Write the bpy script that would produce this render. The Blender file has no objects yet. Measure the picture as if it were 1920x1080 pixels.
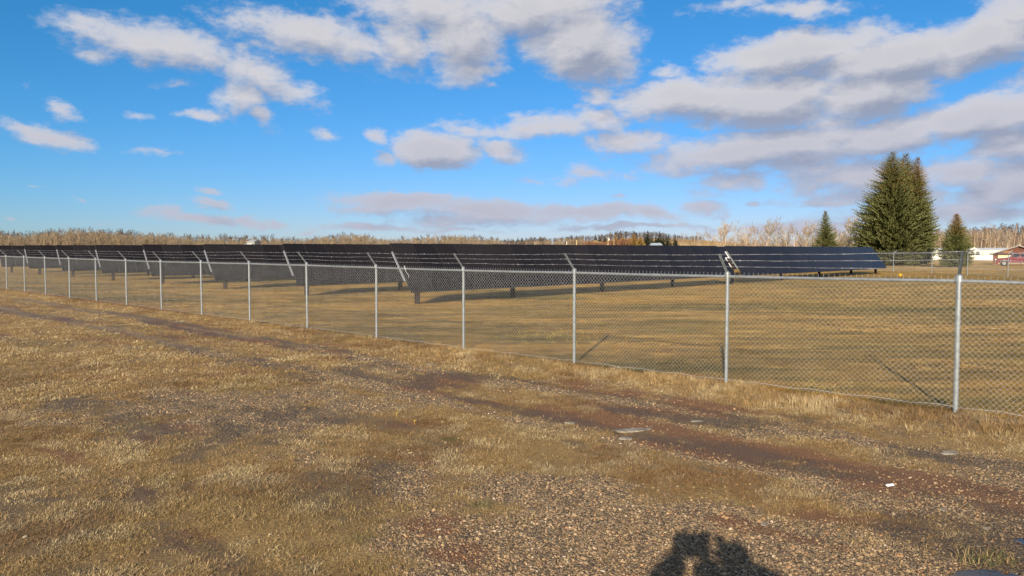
import bpy, bmesh, math, random
import numpy as np
from mathutils import Matrix, Vector, Euler, noise as mnoise

random.seed(7)
RNG = np.random.default_rng(11)
S = bpy.context.scene
C = S.collection
PI = math.pi

# ------------------------------------------------------------------ camera
F_PX, PITCH, CAM_H = 1408.0, 0.047, 2.09
cam = bpy.data.cameras.new('camera')
cam.sensor_width = 36.0
cam.lens = F_PX / 1920 * 36.0
cam.clip_start, cam.clip_end = 0.05, 6000
cam_o = bpy.data.objects.new('camera', cam)
C.objects.link(cam_o)
cam_o.matrix_world = (Matrix.Translation((0, 0, CAM_H)) @ Matrix.Rotation(PI / 2 - PITCH, 4, 'X')
                      @ Matrix.Rotation(-0.0016, 4, 'Z'))
S.camera = cam_o

# ------------------------------------------------------------------ sun, sky, exposure
SUN_EL, ANTI_AZ = math.radians(20.0), math.radians(14.8)
sd = Vector((-math.sin(ANTI_AZ) * math.cos(SUN_EL), -math.cos(ANTI_AZ) * math.cos(SUN_EL), math.sin(SUN_EL)))
sun = bpy.data.lights.new('sun', 'SUN')
sun.energy, sun.angle, sun.color = 5.0, math.radians(0.55), (1.0, 0.88, 0.70)
sun_o = bpy.data.objects.new('sun', sun)
C.objects.link(sun_o)
sun_o.rotation_euler = sd.to_track_quat('Z', 'Y').to_euler()
S.view_settings.view_transform = 'Standard'
S.view_settings.look = 'None'
S.view_settings.gamma = 1.0
S.view_settings.exposure = 0.58
S.view_settings.use_curve_mapping = False

W = bpy.data.worlds.new('World')
S.world = W
W.use_nodes = True
SKY_STRENGTH = 0.10


class NT:
    """small helper to write node trees"""
    def __init__(self, tree):
        self.t = tree
        self.n = tree.nodes
        self.l = tree.links

    def node(self, typ, ins=None, **props):
        nd = self.n.new(typ)
        for k, v in props.items():
            setattr(nd, k, v)
        if ins:
            for k, v in ins.items():
                sock = nd.inputs[k]
                if isinstance(v, bpy.types.NodeSocket):
                    self.l.new(v, sock)
                else:
                    sock.default_value = v
        return nd

    def math(self, op, a, b=0.0, c=0.0, clamp=False):
        return self.node('ShaderNodeMath', {0: a, 1: b, 2: c}, operation=op, use_clamp=clamp).outputs[0]

    def vmath(self, op, a, b=(0, 0, 0)):
        nd = self.node('ShaderNodeVectorMath', {0: a}, operation=op)
        if op == 'SCALE':
            if isinstance(b, bpy.types.NodeSocket): self.l.new(b, nd.inputs[3])
            else: nd.inputs[3].default_value = b
        else:
            if isinstance(b, bpy.types.NodeSocket): self.l.new(b, nd.inputs[1])
            else: nd.inputs[1].default_value = b
        return nd.outputs['Value'] if op in ('LENGTH', 'DOT_PRODUCT', 'DISTANCE') else nd.outputs[0]

    def mix(self, fac, a, b, blend='MIX'):
        nd = self.node('ShaderNodeMix', data_type='RGBA', blend_type=blend)
        for k, v in ((0, fac), (6, a), (7, b)):
            if isinstance(v, bpy.types.NodeSocket): self.l.new(v, nd.inputs[k])
            else: nd.inputs[k].default_value = v if not isinstance(v, tuple) or len(v) == 4 else (*v, 1)
        return nd.outputs[2]

    def noise(self, vec, scale, detail=3, rough=0.5, dist=0.0, out=0):
        return self.node('ShaderNodeTexNoise', {'Vector': vec, 'Scale': scale, 'Detail': detail, 'Roughness': rough,
                                                'Distortion': dist}).outputs[out]

    def ramp(self, fac, stops, interp='LINEAR'):
        nd = self.node('ShaderNodeValToRGB', {0: fac})
        cr = nd.color_ramp
        cr.interpolation = interp
        while len(cr.elements) < len(stops):
            cr.elements.new(0.5)
        for e, (p, c) in zip(cr.elements, stops):
            e.position = p
            e.color = (*c, 1) if len(c) == 3 else c
        return nd.outputs[0]

    def mapr(self, v, a, b, c=0.0, d=1.0, smooth=True):
        return self.node('ShaderNodeMapRange', {'Value': v, 'From Min': a, 'From Max': b, 'To Min': c, 'To Max': d},
                         interpolation_type='SMOOTHSTEP' if smooth else 'LINEAR').outputs[0]


def px_dir(x, y):
    """azimuth, elevation (radians) of a direction seen in the 1920x1080 photograph"""
    u, v = (x - 960) / F_PX, (540 - y) / F_PX
    c, s = math.cos(PITCH), math.sin(PITCH)
    d = Vector((u, c + v * s, -s + v * c)).normalized()
    return math.atan2(d.x, d.y), math.asin(d.z)


# clouds: centre x, y, half width, half height, tilt (deg, + rises to the right), weight
CLOUDS = [
    (300, 82, 190, 36, -5, 1.0), (170, 95, 70, 20, -8, .6), (600, 70, 190, 42, -5, .95), (745, 75, 75, 62, -10, .9),
    (480, 135, 85, 42, -25, .95), (450, 185, 52, 42, 20, .9), (540, 170, 80, 30, -10, .75), (490, 215, 40, 22, -30, .8),
    (118, 200, 40, 22, -25, .75), (80, 248, 95, 20, -12, .95), (375, 218, 48, 14, -6, .85), (295, 284, 48, 11, 2, .65),
    (336, 155, 60, 14, 0, .5), (265, 213, 28, 12, 0, .5), (607, 247, 38, 14, -18, .65),
    (820, 15, 150, 45, 0, 1.0), (870, 75, 90, 75, 10, 1.25), (985, 20, 130, 60, 0, 1.2), (1090, 85, 115, 80, -10, 1.45), (1160, 125, 60, 38, -15, .8),
    (880, 135, 60, 34, 0, .9), (1060, 20, 120, 60, 0, 1.1), (740, 5, 130, 25, 0, .8), (922, 162, 24, 12, 0, .6),
    (822, 280, 88, 40, -3, 1.5), (712, 255, 36, 18, -20, .8), (722, 296, 32, 16, 0, .75), (935, 285, 48, 26, -12, .95),
    (1000, 237, 180, 24, 4, .9), (860, 235, 60, 24, 0, .7), (1130, 222, 80, 26, 0, .9), (1120, 180, 60, 26, -15, .8), (1180, 262, 85, 28, 0, .95),
    (1255, 138, 42, 16, 5, .7), (1110, 260, 34, 18, 0, .7), (1180, 190, 80, 24, 0, .8),
    (1300, 180, 150, 45, 4, 1.3), (1430, 190, 180, 62, 0, 1.5), (1500, 100, 200, 46, 4, 1.35), (1680, 110, 200, 55, 6, 1.45),
    (1840, 85, 150, 60, 10, 1.4), (1910, 30, 120, 50, 10, 1.0), (1640, 175, 130, 55, 5, 1.4), (1500, 20, 130, 22, -4, .75), (1390, 5, 90, 20, 0, .6),
    (1560, 235, 70, 30, 0, .9),
    (1450, 280, 260, 42, 4, 1.35), (1650, 255, 170, 38, 12, 1.35), (1850, 222, 170, 40, 5, 1.4), (1900, 260, 100, 45, 0, 1.3),
    (1320, 290, 120, 30, 0, 1.0), (1510, 300, 120, 32, 0, 1.0), (1620, 330, 180, 40, 0, 1.1), (1380, 340, 70, 26, 0, .85),
    (1550, 345, 110, 30, 0, .9), (1660, 372, 170, 20, 0, .9), (1800, 320, 110, 34, 0, 1.1), (1870, 360, 110, 40, 0, 1.2), (1830, 400, 160, 22, 0, .95),
    (1320, 388, 52, 17, -5, .9), (1330, 365, 70, 18, 0, .6), (1405, 388, 22, 8, 0, .7), (1560, 385, 110, 12, 0, .8), (1700, 405, 220, 16, 0, .8), (1520, 425, 240, 14, 0, .75),
    (1105, 322, 55, 18, -8, .75), (1060, 335, 46, 13, 0, .6), (1180, 330, 50, 15, 0, .55), (1000, 341, 34, 9, -8, .6),
    (760, 380, 150, 17, 0, 1.05), (690, 392, 90, 14, 0, .8), (920, 398, 160, 24, -3, 1.05), (1100, 400, 170, 17, 0, .95), (860, 415, 110, 14, 0, .8),
    (1210, 398, 70, 17, -6, .85), (1190, 424, 190, 6, 0, .8), (700, 424, 110, 9, 0, .85), (860, 431, 120, 7, 0, .6), (1150, 374, 26, 8, 0, .6), (980, 379, 34, 6, 0, .5),
    (1400, 425, 200, 8, 0, .7), (400, 351, 42, 8, -5, .75), (405, 377, 42, 11, -6, .85), (318, 393, 52, 13, -6, .9),
    (390, 407, 110, 13, -3, .95), (500, 413, 34, 10, -8, .75), (350, 414, 50, 6, 0, .6), (60, 344, 22, 4, 0, .5), (12, 406, 22, 7, 0, .7),
    (160, 369, 20, 6, -8, .5), (195, 414, 34, 5, -4, .55), (165, 412, 18, 4, 0, .5), (590, 432, 50, 6, 0, .55), (450, 418, 34, 6, 0, .5), (35, 150, 30, 12, 0, .35),
    (1290, 22, 36, 14, 0, .45), (1960, 330, 160, 60, 0, 1.1), (2100, 150, 260, 80, 5, 1.3), (2250, 330, 260, 50, 0, 1.0), (-300, 90, 220, 40, -4, .9),
    (-180, 260, 120, 26, -6, .8), (-500, 200, 200, 45, 0, .8), (-350, 395, 180, 14, 0, .8), (1000, -150, 300, 90, 0, 1.1), (400, -220, 260, 60, 0, .9),
    (1700, -160, 300, 80, 0, 1.0), (2500, 60, 260, 80, 0, 1.0),
]


def build_world():
    g = bpy.data.node_groups.new('cloud_field', 'ShaderNodeTree')
    g.interface.new_socket('Angles', in_out='INPUT', socket_type='NodeSocketVector')
    g.interface.new_socket('Density', in_out='OUTPUT', socket_type='NodeSocketFloat')
    t = NT(g)
    gi = t.node('NodeGroupInput').outputs[0]
    go = t.node('NodeGroupOutput')
    # turbulence of the outline: displacement + billows
    scl = t.vmath('MULTIPLY', gi, (1.0, 2.0, 1.0))
    warp = t.noise(scl, 9.0, 4, 0.55, out=1)
    warp = t.vmath('SUBTRACT', warp, (0.5, 0.5, 0.5))
    warp = t.vmath('MULTIPLY', warp, (0.075, 0.034, 0.0))
    warp2 = t.vmath('MULTIPLY', t.vmath('SUBTRACT', t.noise(scl, 34.0, 3, 0.6, out=1), (0.5, 0.5, 0.5)), (0.02, 0.010, 0.0))
    p = t.vmath('ADD', t.vmath('ADD', gi, warp), warp2)
    acc = None
    for (x, y, rx, ry, rot, w) in CLOUDS:
        k_ = min(1.8, 1.02 / (1 - 0.42 / w)) if w > .45 else 1.8
        a, e = px_dir(x, y)
        a1, _ = px_dir(x + rx, y)
        a0, _ = px_dir(x - rx, y)
        _, e1 = px_dir(x, y - ry)
        _, e0 = px_dir(x, y + ry)
        m = t.node('ShaderNodeMapping', {'Vector': p, 'Location': (a, e, 0), 'Rotation': (0, 0, math.radians(rot)),
                                         'Scale': ((a1 - a0) / 2 * k_, (e1 - e0) / 2 * k_, 1)}, vector_type='TEXTURE').outputs[0]
        s = t.node('ShaderNodeTexGradient', {'Vector': m}, gradient_type='SPHERICAL').outputs[1]
        s = t.math('MULTIPLY', s, w)
        acc = s if acc is None else t.math('SMOOTH_MAX', acc, s, 0.06)
    # open sky outside the photograph has cumulus too, cover raised for brighter, less blue fill
    sep = t.node('ShaderNodeSeparateXYZ', {0: gi})
    aa = t.math('ABSOLUTE', sep.outputs[0])
    out_w = t.math('MAXIMUM', t.mapr(aa, 0.75, 1.0), t.mapr(sep.outputs[1], 0.50, 0.7))
    gen = t.mapr(t.noise(scl, 3.2, 5, 0.55), 0.40, 0.62)
    acc = t.math('MAXIMUM', acc, t.math('MULTIPLY', gen, out_w))
    n1 = t.noise(scl, 26.0, 6, 0.62)
    n2 = t.noise(t.vmath('MULTIPLY', gi, (1.0, 1.5, 1.0)), 75.0, 4, 0.6)
    d = t.math('MULTIPLY_ADD', t.math('SUBTRACT', n1, 0.5), 0.78, acc)
    d = t.math('MULTIPLY_ADD', t.math('SUBTRACT', n2, 0.5), 0.30, d)
    t.l.new(d, go.inputs[0])

    t = NT(W.node_tree)
    t.n.clear()
    dirv = t.node('ShaderNodeTexCoord').outputs['Generated']
    sep = t.node('ShaderNodeSeparateXYZ', {0: dirv})
    az = t.math('ARCTAN2', sep.outputs[0], sep.outputs[1])
    el = t.math('ARCSINE', sep.outputs[2])
    ang = t.node('ShaderNodeCombineXYZ', {0: az, 1: el, 2: 0.0}).outputs[0]
    g0 = t.node('ShaderNodeGroup', node_tree=g)
    t.l.new(ang, g0.inputs[0])
    g1 = t.node('ShaderNodeGroup', node_tree=g)
    t.l.new(t.vmath('ADD', ang, (-0.008, 0.022, 0)), g1.inputs[0])
    d0, d1 = g0.outputs[0], g1.outputs[0]
    cover = t.mapr(d0, 0.27, 0.66)
    thick = t.mapr(d0, 0.45, 1.25)
    lit = t.math('MULTIPLY_ADD', t.math('SUBTRACT', d0, d1), 1.30, 0.62, clamp=True)
    lit = t.math('MULTIPLY_ADD', thick, -0.26, lit, clamp=True)
    low = t.mapr(el, 0.02, 0.22)
    grey = t.mix(low, (2.35, 2.5, 3.3), (2.15, 2.35, 3.0))
    white = t.mix(low, (3.55, 3.52, 4.15), (4.9, 4.72, 4.78))
    ccol = t.mix(lit, grey, white)
    sky = t.node('ShaderNodeTexSky', sky_type='NISHITA', sun_disc=False, sun_elevation=SUN_EL,
                 sun_rotation=PI + ANTI_AZ, altitude=700, air_density=1.1, dust_density=0.35, ozone_density=2.0).outputs[0]
    # clear cold air: deeper blue than the stock sky, as a phone camera renders it
    sc_ = t.node('ShaderNodeSeparateColor', {0: sky})
    rr = t.math('MULTIPLY', t.math('POWER', t.math('MULTIPLY', sc_.outputs[0], SKY_STRENGTH), 1.6), 0.41 / SKY_STRENGTH)
    gg = t.math('MULTIPLY', t.math('POWER', t.math('MULTIPLY', sc_.outputs[1], SKY_STRENGTH), 0.9), 0.485 / SKY_STRENGTH)
    bb = t.math('MULTIPLY', sc_.outputs[2], 0.83)
    skyc = t.node('ShaderNodeCombineColor', {0: rr, 1: gg, 2: bb}).outputs[0]
    col = t.mix(t.math('MULTIPLY', cover, t.mapr(d0, 0.35, 0.95, 0.62, 0.95)), skyc, ccol)
    bg = t.node('ShaderNodeBackground', {'Color': col, 'Strength': SKY_STRENGTH})
    out = t.node('ShaderNodeOutputWorld')
    t.l.new(bg.outputs[0], out.inputs[0])


build_world()

# ------------------------------------------------------------------ materials
def material(name, build):
    m = bpy.data.materials.new(name)
    m.use_nodes = True
    t = NT(m.node_tree)
    t.n.clear()
    out = t.node('ShaderNodeOutputMaterial')
    b = t.node('ShaderNodeBsdfPrincipled')
    t.l.new(b.outputs[0], out.inputs[0])
    build(t, b)
    return m


def setc(t, sock, v):
    if isinstance(v, bpy.types.NodeSocket): t.l.new(v, sock)
    else: sock.default_value = (*v, 1) if isinstance(v, tuple) and len(v) == 3 else v


def plain(name, col, rough=0.7, metal=0.0, var=0.15, scale=8.0, bump=0.0, col2=None, spec=0.5):
    def f(t, b):
        co = t.node('ShaderNodeTexCoord').outputs['Object']
        n = t.noise(co, scale, 5, 0.6)
        c2 = col2 or tuple(c * (1 - var * 2) for c in col)
        setc(t, b.inputs['Base Color'], t.mix(t.mapr(n, 0.35, 0.68), col, c2))
        b.inputs['Roughness'].default_value = rough
        b.inputs['Metallic'].default_value = metal
        b.inputs['Specular IOR Level'].default_value = spec
        if bump:
            bp = t.node('ShaderNodeBump', {'Height': n, 'Strength': bump, 'Distance': 0.02})
            t.l.new(bp.outputs[0], b.inputs['Normal'])
    return material(name, f)


M = {}
M['galv'] = plain('galvanised_steel', (0.35, 0.38, 0.39), 0.42, 0.55, 0.14, 14.0)
M['wire'] = plain('galvanised_wire', (0.50, 0.51, 0.50), 0.5, 0.3, 0.15, 3.0)
M['barb'] = plain('barbed_wire_steel', (0.30, 0.30, 0.31), 0.5, 0.4, 0.2, 5.0)
M['shaded_arm'] = plain('shade_toned_steel', (0.05, 0.06, 0.06), 0.5, 0.3, 0.1, 9.0)  # steel arm turned from the sun, its shade put into the colour
M['rail'] = plain('aluminium_rail', (0.42, 0.43, 0.46), 0.45, 0.5, 0.1, 5.0)
M['rack'] = plain('weathered_steel', (0.045, 0.028, 0.022), 0.8, 0.1, 0.2, 6.0)
M['white_box'] = plain('white_enamel', (0.82, 0.82, 0.80), 0.4, 0, 0.05, 6.0)
M['frame_black'] = plain('black_anodised_frame', (0.03, 0.03, 0.035), 0.4, 0.3, 0.1, 6.0)
M['backsheet'] = plain('panel_backsheet', (0.06, 0.06, 0.07), 0.5, 0, 0.05, 6.0)


def f_glass(t, b):
    co = t.node('ShaderNodeTexCoord').outputs['Object']
    br = t.node('ShaderNodeTexBrick', {'Vector': t.vmath('MULTIPLY', co, (1, 1, 0)), 'Scale': 1.0, 'Mortar Size': 0.003, 'Brick Width': 0.178, 'Row Height': 0.09,
                                       'Color1': (0.013, 0.011, 0.013, 1), 'Color2': (0.016, 0.014, 0.016, 1), 'Mortar': (0.016, 0.016, 0.022, 1)},
                offset=0.0)
    rnd = t.node('ShaderNodeObjectInfo').outputs['Random']
    dust = t.math('MULTIPLY', t.noise(co, 2.3, 4, 0.6), 0.06)
    c = t.mix(dust, br.outputs[0], (0.09, 0.085, 0.08))
    c = t.mix(1.0, c, t.ramp(rnd, [(0, (0.75, 0.75, 0.8)), (1, (1.25, 1.2, 1.15))]), 'MULTIPLY')
    setc(t, b.inputs['Base Color'], c)
    b.inputs['Roughness'].default_value = 0.22
    b.inputs['Specular IOR Level'].default_value = 0.09
    b.inputs['Coat Weight'].default_value = 0.0


M['glass_pv'] = material('solar_glass', f_glass)

# ------------------------------------------------------------------ numpy noise and the lie of the land
def _h(ix, iy, s):
    n = (ix.astype(np.int64) * 374761393 + iy.astype(np.int64) * 668265263 + s * 974634777) & 0xFFFFFFFF
    n = ((n ^ (n >> 13)) * 1274126177) & 0xFFFFFFFF
    n = (n ^ (n >> 16)) & 0xFFFFFFFF
    return n.astype(np.float64) / 4294967295.0


def vn(x, y, s=0):
    ix, iy = np.floor(x), np.floor(y)
    fx, fy = x - ix, y - iy
    fx = fx * fx * (3 - 2 * fx); fy = fy * fy * (3 - 2 * fy)
    a, b = _h(ix, iy, s), _h(ix + 1, iy, s)
    c, d = _h(ix, iy + 1, s), _h(ix + 1, iy + 1, s)
    return (a * (1 - fx) + b * fx) * (1 - fy) + (c * (1 - fx) + d * fx) * fy


def fbm(x, y, f, o=4, s=0, r=0.5):
    v, a, t = 0, 1.0, 0
    for i in range(o):
        v = v + a * vn(x * f + 17.3 * i, y * f - 9.1 * i, s + i); t += a
        a *= r; f *= 2.03
    return v / t


def sm(a, b, v):
    t = np.clip((v - a) / (b - a), 0, 1)
    return t * t * (3 - 2 * t)


FA = 0.8316                                   # heading of the near fence
FM = np.array([-math.sin(FA), math.cos(FA)])  # along it, away to the left
FN = np.array([math.cos(FA), math.sin(FA)])   # across it, into the field
F0 = np.array([5.7313, 9.7378])
RA = 0.7738                                   # heading of the panel rows
RD = np.array([math.sin(RA), math.cos(RA)])
RS = np.array([math.cos(RA), -math.sin(RA)])
RP0 = np.array([-4.2519, 28.6221])


def G(px, py, z=0.0):
    """point of the level ground seen at a pixel of the photograph"""
    u, v = (px - 960) / F_PX, (540 - py) / F_PX
    c, s = math.cos(PITCH), math.sin(PITCH)
    d = (u, c + v * s, -s + v * c)
    k = (z - CAM_H) / d[2]
    return d[0] * k, d[1] * k


def ell(x, y, px, py, rx, ry):
    cx, cy = G(px, py)
    x1, _ = G(px + rx, py); x0, _ = G(px - rx, py)
    _, y1 = G(px, py - ry); _, y0 = G(px, py + ry)
    th = math.atan2(cx, cy)
    dx, dy = x - cx, y - cy
    lx = dx * math.cos(th) - dy * math.sin(th); ly = dx * math.sin(th) + dy * math.cos(th)
    q = (lx / ((x1 - x0) / 2)) ** 2 + (ly / ((y1 - y0) / 2)) ** 2
    return np.exp(-q * 0.9)


def polyd(x, y, pts):
    P = np.array([G(*p) for p in pts])
    best = np.full(x.shape, 1e9)
    for a, b in zip(P[:-1], P[1:]):
        d = b - a
        t = np.clip(((x - a[0]) * d[0] + (y - a[1]) * d[1]) / (d @ d), 0, 1)
        best = np.minimum(best, np.hypot(x - a[0] - t * d[0], y - a[1] - t * d[1]))
    return best


TRACK_A = [(47, 567), (133, 583), (187, 590), (300, 607), (433, 633), (533, 647), (633, 663), (807, 697), (940, 717),
           (1057, 737), (1273, 772), (1425, 800), (1612, 828), (1762, 850), (1940, 885), (2300, 950)]
TRACK_B = [(0, 583), (57, 600), (133, 610), (213, 623), (283, 640), (400, 668), (500, 683), (600, 700), (707, 722), (790, 742),
           (907, 773), (1040, 803), (1140, 823), (1312, 852), (1462, 886), (1612, 915), (1780, 960), (2000, 1010)]
RED_L = [(1130, 778), (1290, 812), (1420, 838), (1560, 872), (1720, 900), (1920, 938), (2100, 975)]
PUDDLES = [(1932, 1006, 36, 14), (1905, 1092, 95, 17)]


def sd_along(x, y): return (x - F0[0]) * FM[0] + (y - F0[1]) * FM[1]
def sd_across(x, y): return (x - F0[0]) * FN[0] + (y - F0[1]) * FN[1]


def puddle_mask(x, y):
    v = 0
    for p in PUDDLES:
        v = np.maximum(v, ell(x, y, *p))
    return v


def height(x, y):
    x = np.asarray(x, float); y = np.asarray(y, float)
    r = np.hypot(x, y)
    s = np.maximum(sd_along(x, y), 0)
    z = 0.0064 * s * s / (s + 8) * (1 - sm(90, 220, r))
    z = z + 0.42 * (1 - sm(0.9, 3.6, r))                                   # the mound the photographer stands on
    az = np.degrees(np.arctan2(x, y))
    w = np.exp(-((az - 10) / 11.0) ** 2)                                   # far hill with the pale field
    z = z + w * (4.5 * sm(170, 400, r) + 8.5 * sm(400, 590, r) + 7 * sm(590, 1200, r)) * (np.cos(np.radians(az)) > 0)
    z = z + 5.0 * sm(400, 1400, r) * (1 - w)
    z = z + 0.9 * (fbm(x, y, 0.012, 3, 5) - 0.5) * sm(60, 140, r)
    z = z + 0.17 * sm(38, 58, r) * (1 - sm(85, 150, r)) * np.exp(-((az - 32) / 11) ** 2)
    near = 1 - sm(60, 100, r)
    z = z + near * (0.05 * (fbm(x, y, 0.45, 3, 9) - 0.5) + 0.022 * (fbm(x, y, 2.4, 3, 21) - 0.5))
    z = z - 0.018 * np.exp(-(np.minimum(polyd(x, y, TRACK_A), polyd(x, y, TRACK_B)) / 0.28) ** 2) * near
    z = z - 0.05 * sm(0.25, 0.75, puddle_mask(x, y))
    bx, by = G(1625, 514)
    z = z + 0.35 * np.exp(-(((x - bx - 3) / 3.0) ** 2 + ((y - by - 7) / 3.0) ** 2))
    return z


def hz(x, y): return float(height(np.array([x]), np.array([y]))[0])


def masks(x, y):
    """what covers the ground: gravel, red soil, damp, green tint, field"""
    r = np.hypot(x, y)
    n1, n2, n3 = fbm(x, y, 1.1, 5, 31, 0.6), fbm(x, y, 3.4, 4, 41, 0.6), fbm(x, y, 9.0, 3, 51, 0.6)
    ac = sd_across(x, y)
    g = 1.05 * np.exp(-(polyd(x, y, TRACK_A) / 0.22) ** 2)
    g = np.maximum(g, np.where(x < -3, 1.0, 1.15) * np.exp(-(polyd(x, y, TRACK_B) / np.where(x < -3, .24, .36)) ** 2))
    for (px, py, rx, ry, w) in [(1150, 1030, 560, 95, 1.2), (1720, 935, 300, 50, 1.1), (1050, 915, 230, 45, .95), (1400, 1000, 380, 70, 1.15),
                                (480, 800, 180, 42, .95), (600, 870, 130, 50, .95), (720, 900, 110, 60, .8), (1700, 1030, 300, 70, 1.1),
                                (850, 1045, 220, 55, 1.0), (420, 760, 260, 30, .6), (760, 760, 260, 26, .6), (1500, 900, 420, 40, .8), (1320, 800, 260, 26, .55), (650, 700, 90, 16, .7), (330, 760, 120, 22, .5),
                                (1600, 860, 260, 26, .6), (960, 735, 110, 12, .5)]:
        g = np.maximum(g, w * ell(x, y, px, py, rx, ry))
    for (px, py, rx, ry, w) in [(820, 790, 150, 26, 1.0), (1010, 822, 190, 30, 1.0), (1250, 880, 200, 28, 1.0), (1400, 915, 150, 24, .9),
                                (950, 752, 95, 15, 1.0), (650, 855, 60, 24, .9), (1560, 968, 160, 18, .6), (860, 730, 60, 10, .8), (200, 860, 300, 60, .6),
                                (1520, 848, 120, 14, .8), (1850, 1045, 55, 16, .9), (560, 950, 120, 60, .7), (330, 980, 320, 90, 1.0),
                                (700, 1060, 90, 24, .6), (940, 955, 60, 12, .4)]:
        g = g - w * ell(x, y, px, py, rx, ry)
    g = g * (1 - sm(-1.1, -0.6, ac))
    gravel = sm(0.0, 0.70, g + .08 * sm(20, 8, r) + (n1 - 0.5) * 1.0 + (n2 - 0.5) * 0.9 + (n3 - 0.5) * .9) * (ac < 0)
    rd = 0.95 * np.exp(-(polyd(x, y, RED_L) / 0.22) ** 2)
    for (px, py, rx, ry, w) in [(840, 716, 80, 14, .8), (880, 1035, 90, 26, .8), (800, 990, 90, 26, .7), (1640, 985, 150, 20, .7), (1366, 975, 40, 14, .8),
                                (250, 636, 120, 12, .4), (620, 655, 120, 10, .45), (1230, 775, 150, 16, .8), (740, 800, 60, 12, .5), (520, 1010, 150, 40, .45),
                                (1480, 850, 200, 22, .7), (60, 580, 90, 8, .3), (420, 650, 100, 9, .5), (1100, 760, 90, 10, .6)]:
        rd = np.maximum(rd, w * ell(x, y, px, py, rx, ry))
    al = sd_along(x, y)
    band = sm(-5.4, -4.2, ac) * (1 - sm(-1.7, -1.1, ac)) * (1 - sm(30, 60, al))
    near = (1 - sm(-5.4, -4.6, ac)) * (r < 40)
    k1 = fbm(al * .22, ac * 1.7, 1.0, 5, 401, .62); k2 = fbm(al * .3, ac * 2.1, 1.0, 4, 411, .6)
    rd = rd + .50 * band * sm(.50, .64, k1) + .42 * near * sm(.56, .7, k2)
    red = sm(0.30, 0.7, rd + (fbm(x, y, 2.2, 4, 61, .6) - 0.5) * 1.1) * (ac < -0.4)
    dm = 0.0
    for (px, py, rx, ry, w) in [(640, 925, 100, 55, 1.0), (690, 880, 90, 30, .8), (1830, 1020, 150, 55, 1.0), (1880, 1060, 120, 40, 1.0), (860, 706, 80, 10, .8),
                                (1350, 790, 140, 12, .8), (1560, 1010, 120, 20, .5), (1740, 985, 120, 25, .9), (1750, 858, 120, 12, .7), (860, 845, 80, 14, .6),
                                (285, 820, 30, 8, .9), (245, 785, 24, 6, .9), (1180, 775, 100, 9, .6), (300, 610, 60, 6, .5), (120, 760, 60, 12, .5)]:
        dm = np.maximum(dm, w * ell(x, y, px, py, rx, ry))
    ruts = np.exp(-((polyd(x, y, TRACK_A) - .28) / .16) ** 2) + np.exp(-((polyd(x, y, TRACK_B) - .34) / .17) ** 2)
    dm = dm + .46 * band * sm(.42, .62, k2) + .62 * ruts * sm(.36, .56, k1) * (1 - sm(35, 60, al)) + .55 * near * sm(.52, .68, fbm(al * .35, ac * .9, 1.0, 5, 421, .62))
    damp = sm(0.25, 0.75, dm + (fbm(x, y, 2.7, 4, 71, .6) - 0.5) * 0.8)
    gr = 0.0
    for (px, py, rx, ry, w) in [(30, 690, 120, 40, .3), (1000, 560, 90, 8, 1.0), (1010, 636, 110, 13, .7), (904, 950, 28, 9, 1.0), (845, 826, 24, 6, .9),
                                (985, 930, 40, 7, .6), (680, 1010, 60, 14, .6), (1850, 1045, 60, 16, .9), (260, 800, 60, 14, .5), (310, 900, 80, 20, .5), (1450, 560, 200, 8, .4),
                                (870, 1075, 30, 8, .8)]:
        gr = np.maximum(gr, w * ell(x, y, px, py, rx, ry))
    fieldg = 0.55 * sm(0.5, 0.75, fbm(x * 0.6 + y * 0.3, y * 1.0, 0.5, 4, 81, .6)) * (ac > 0.3)
    green = np.clip(sm(0.2, 0.8, gr + (n2 - 0.5) * 0.5) + fieldg, 0, 1)
    field = sm(0.0, 0.6, ac)
    return gravel, red, damp, green, field


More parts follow.
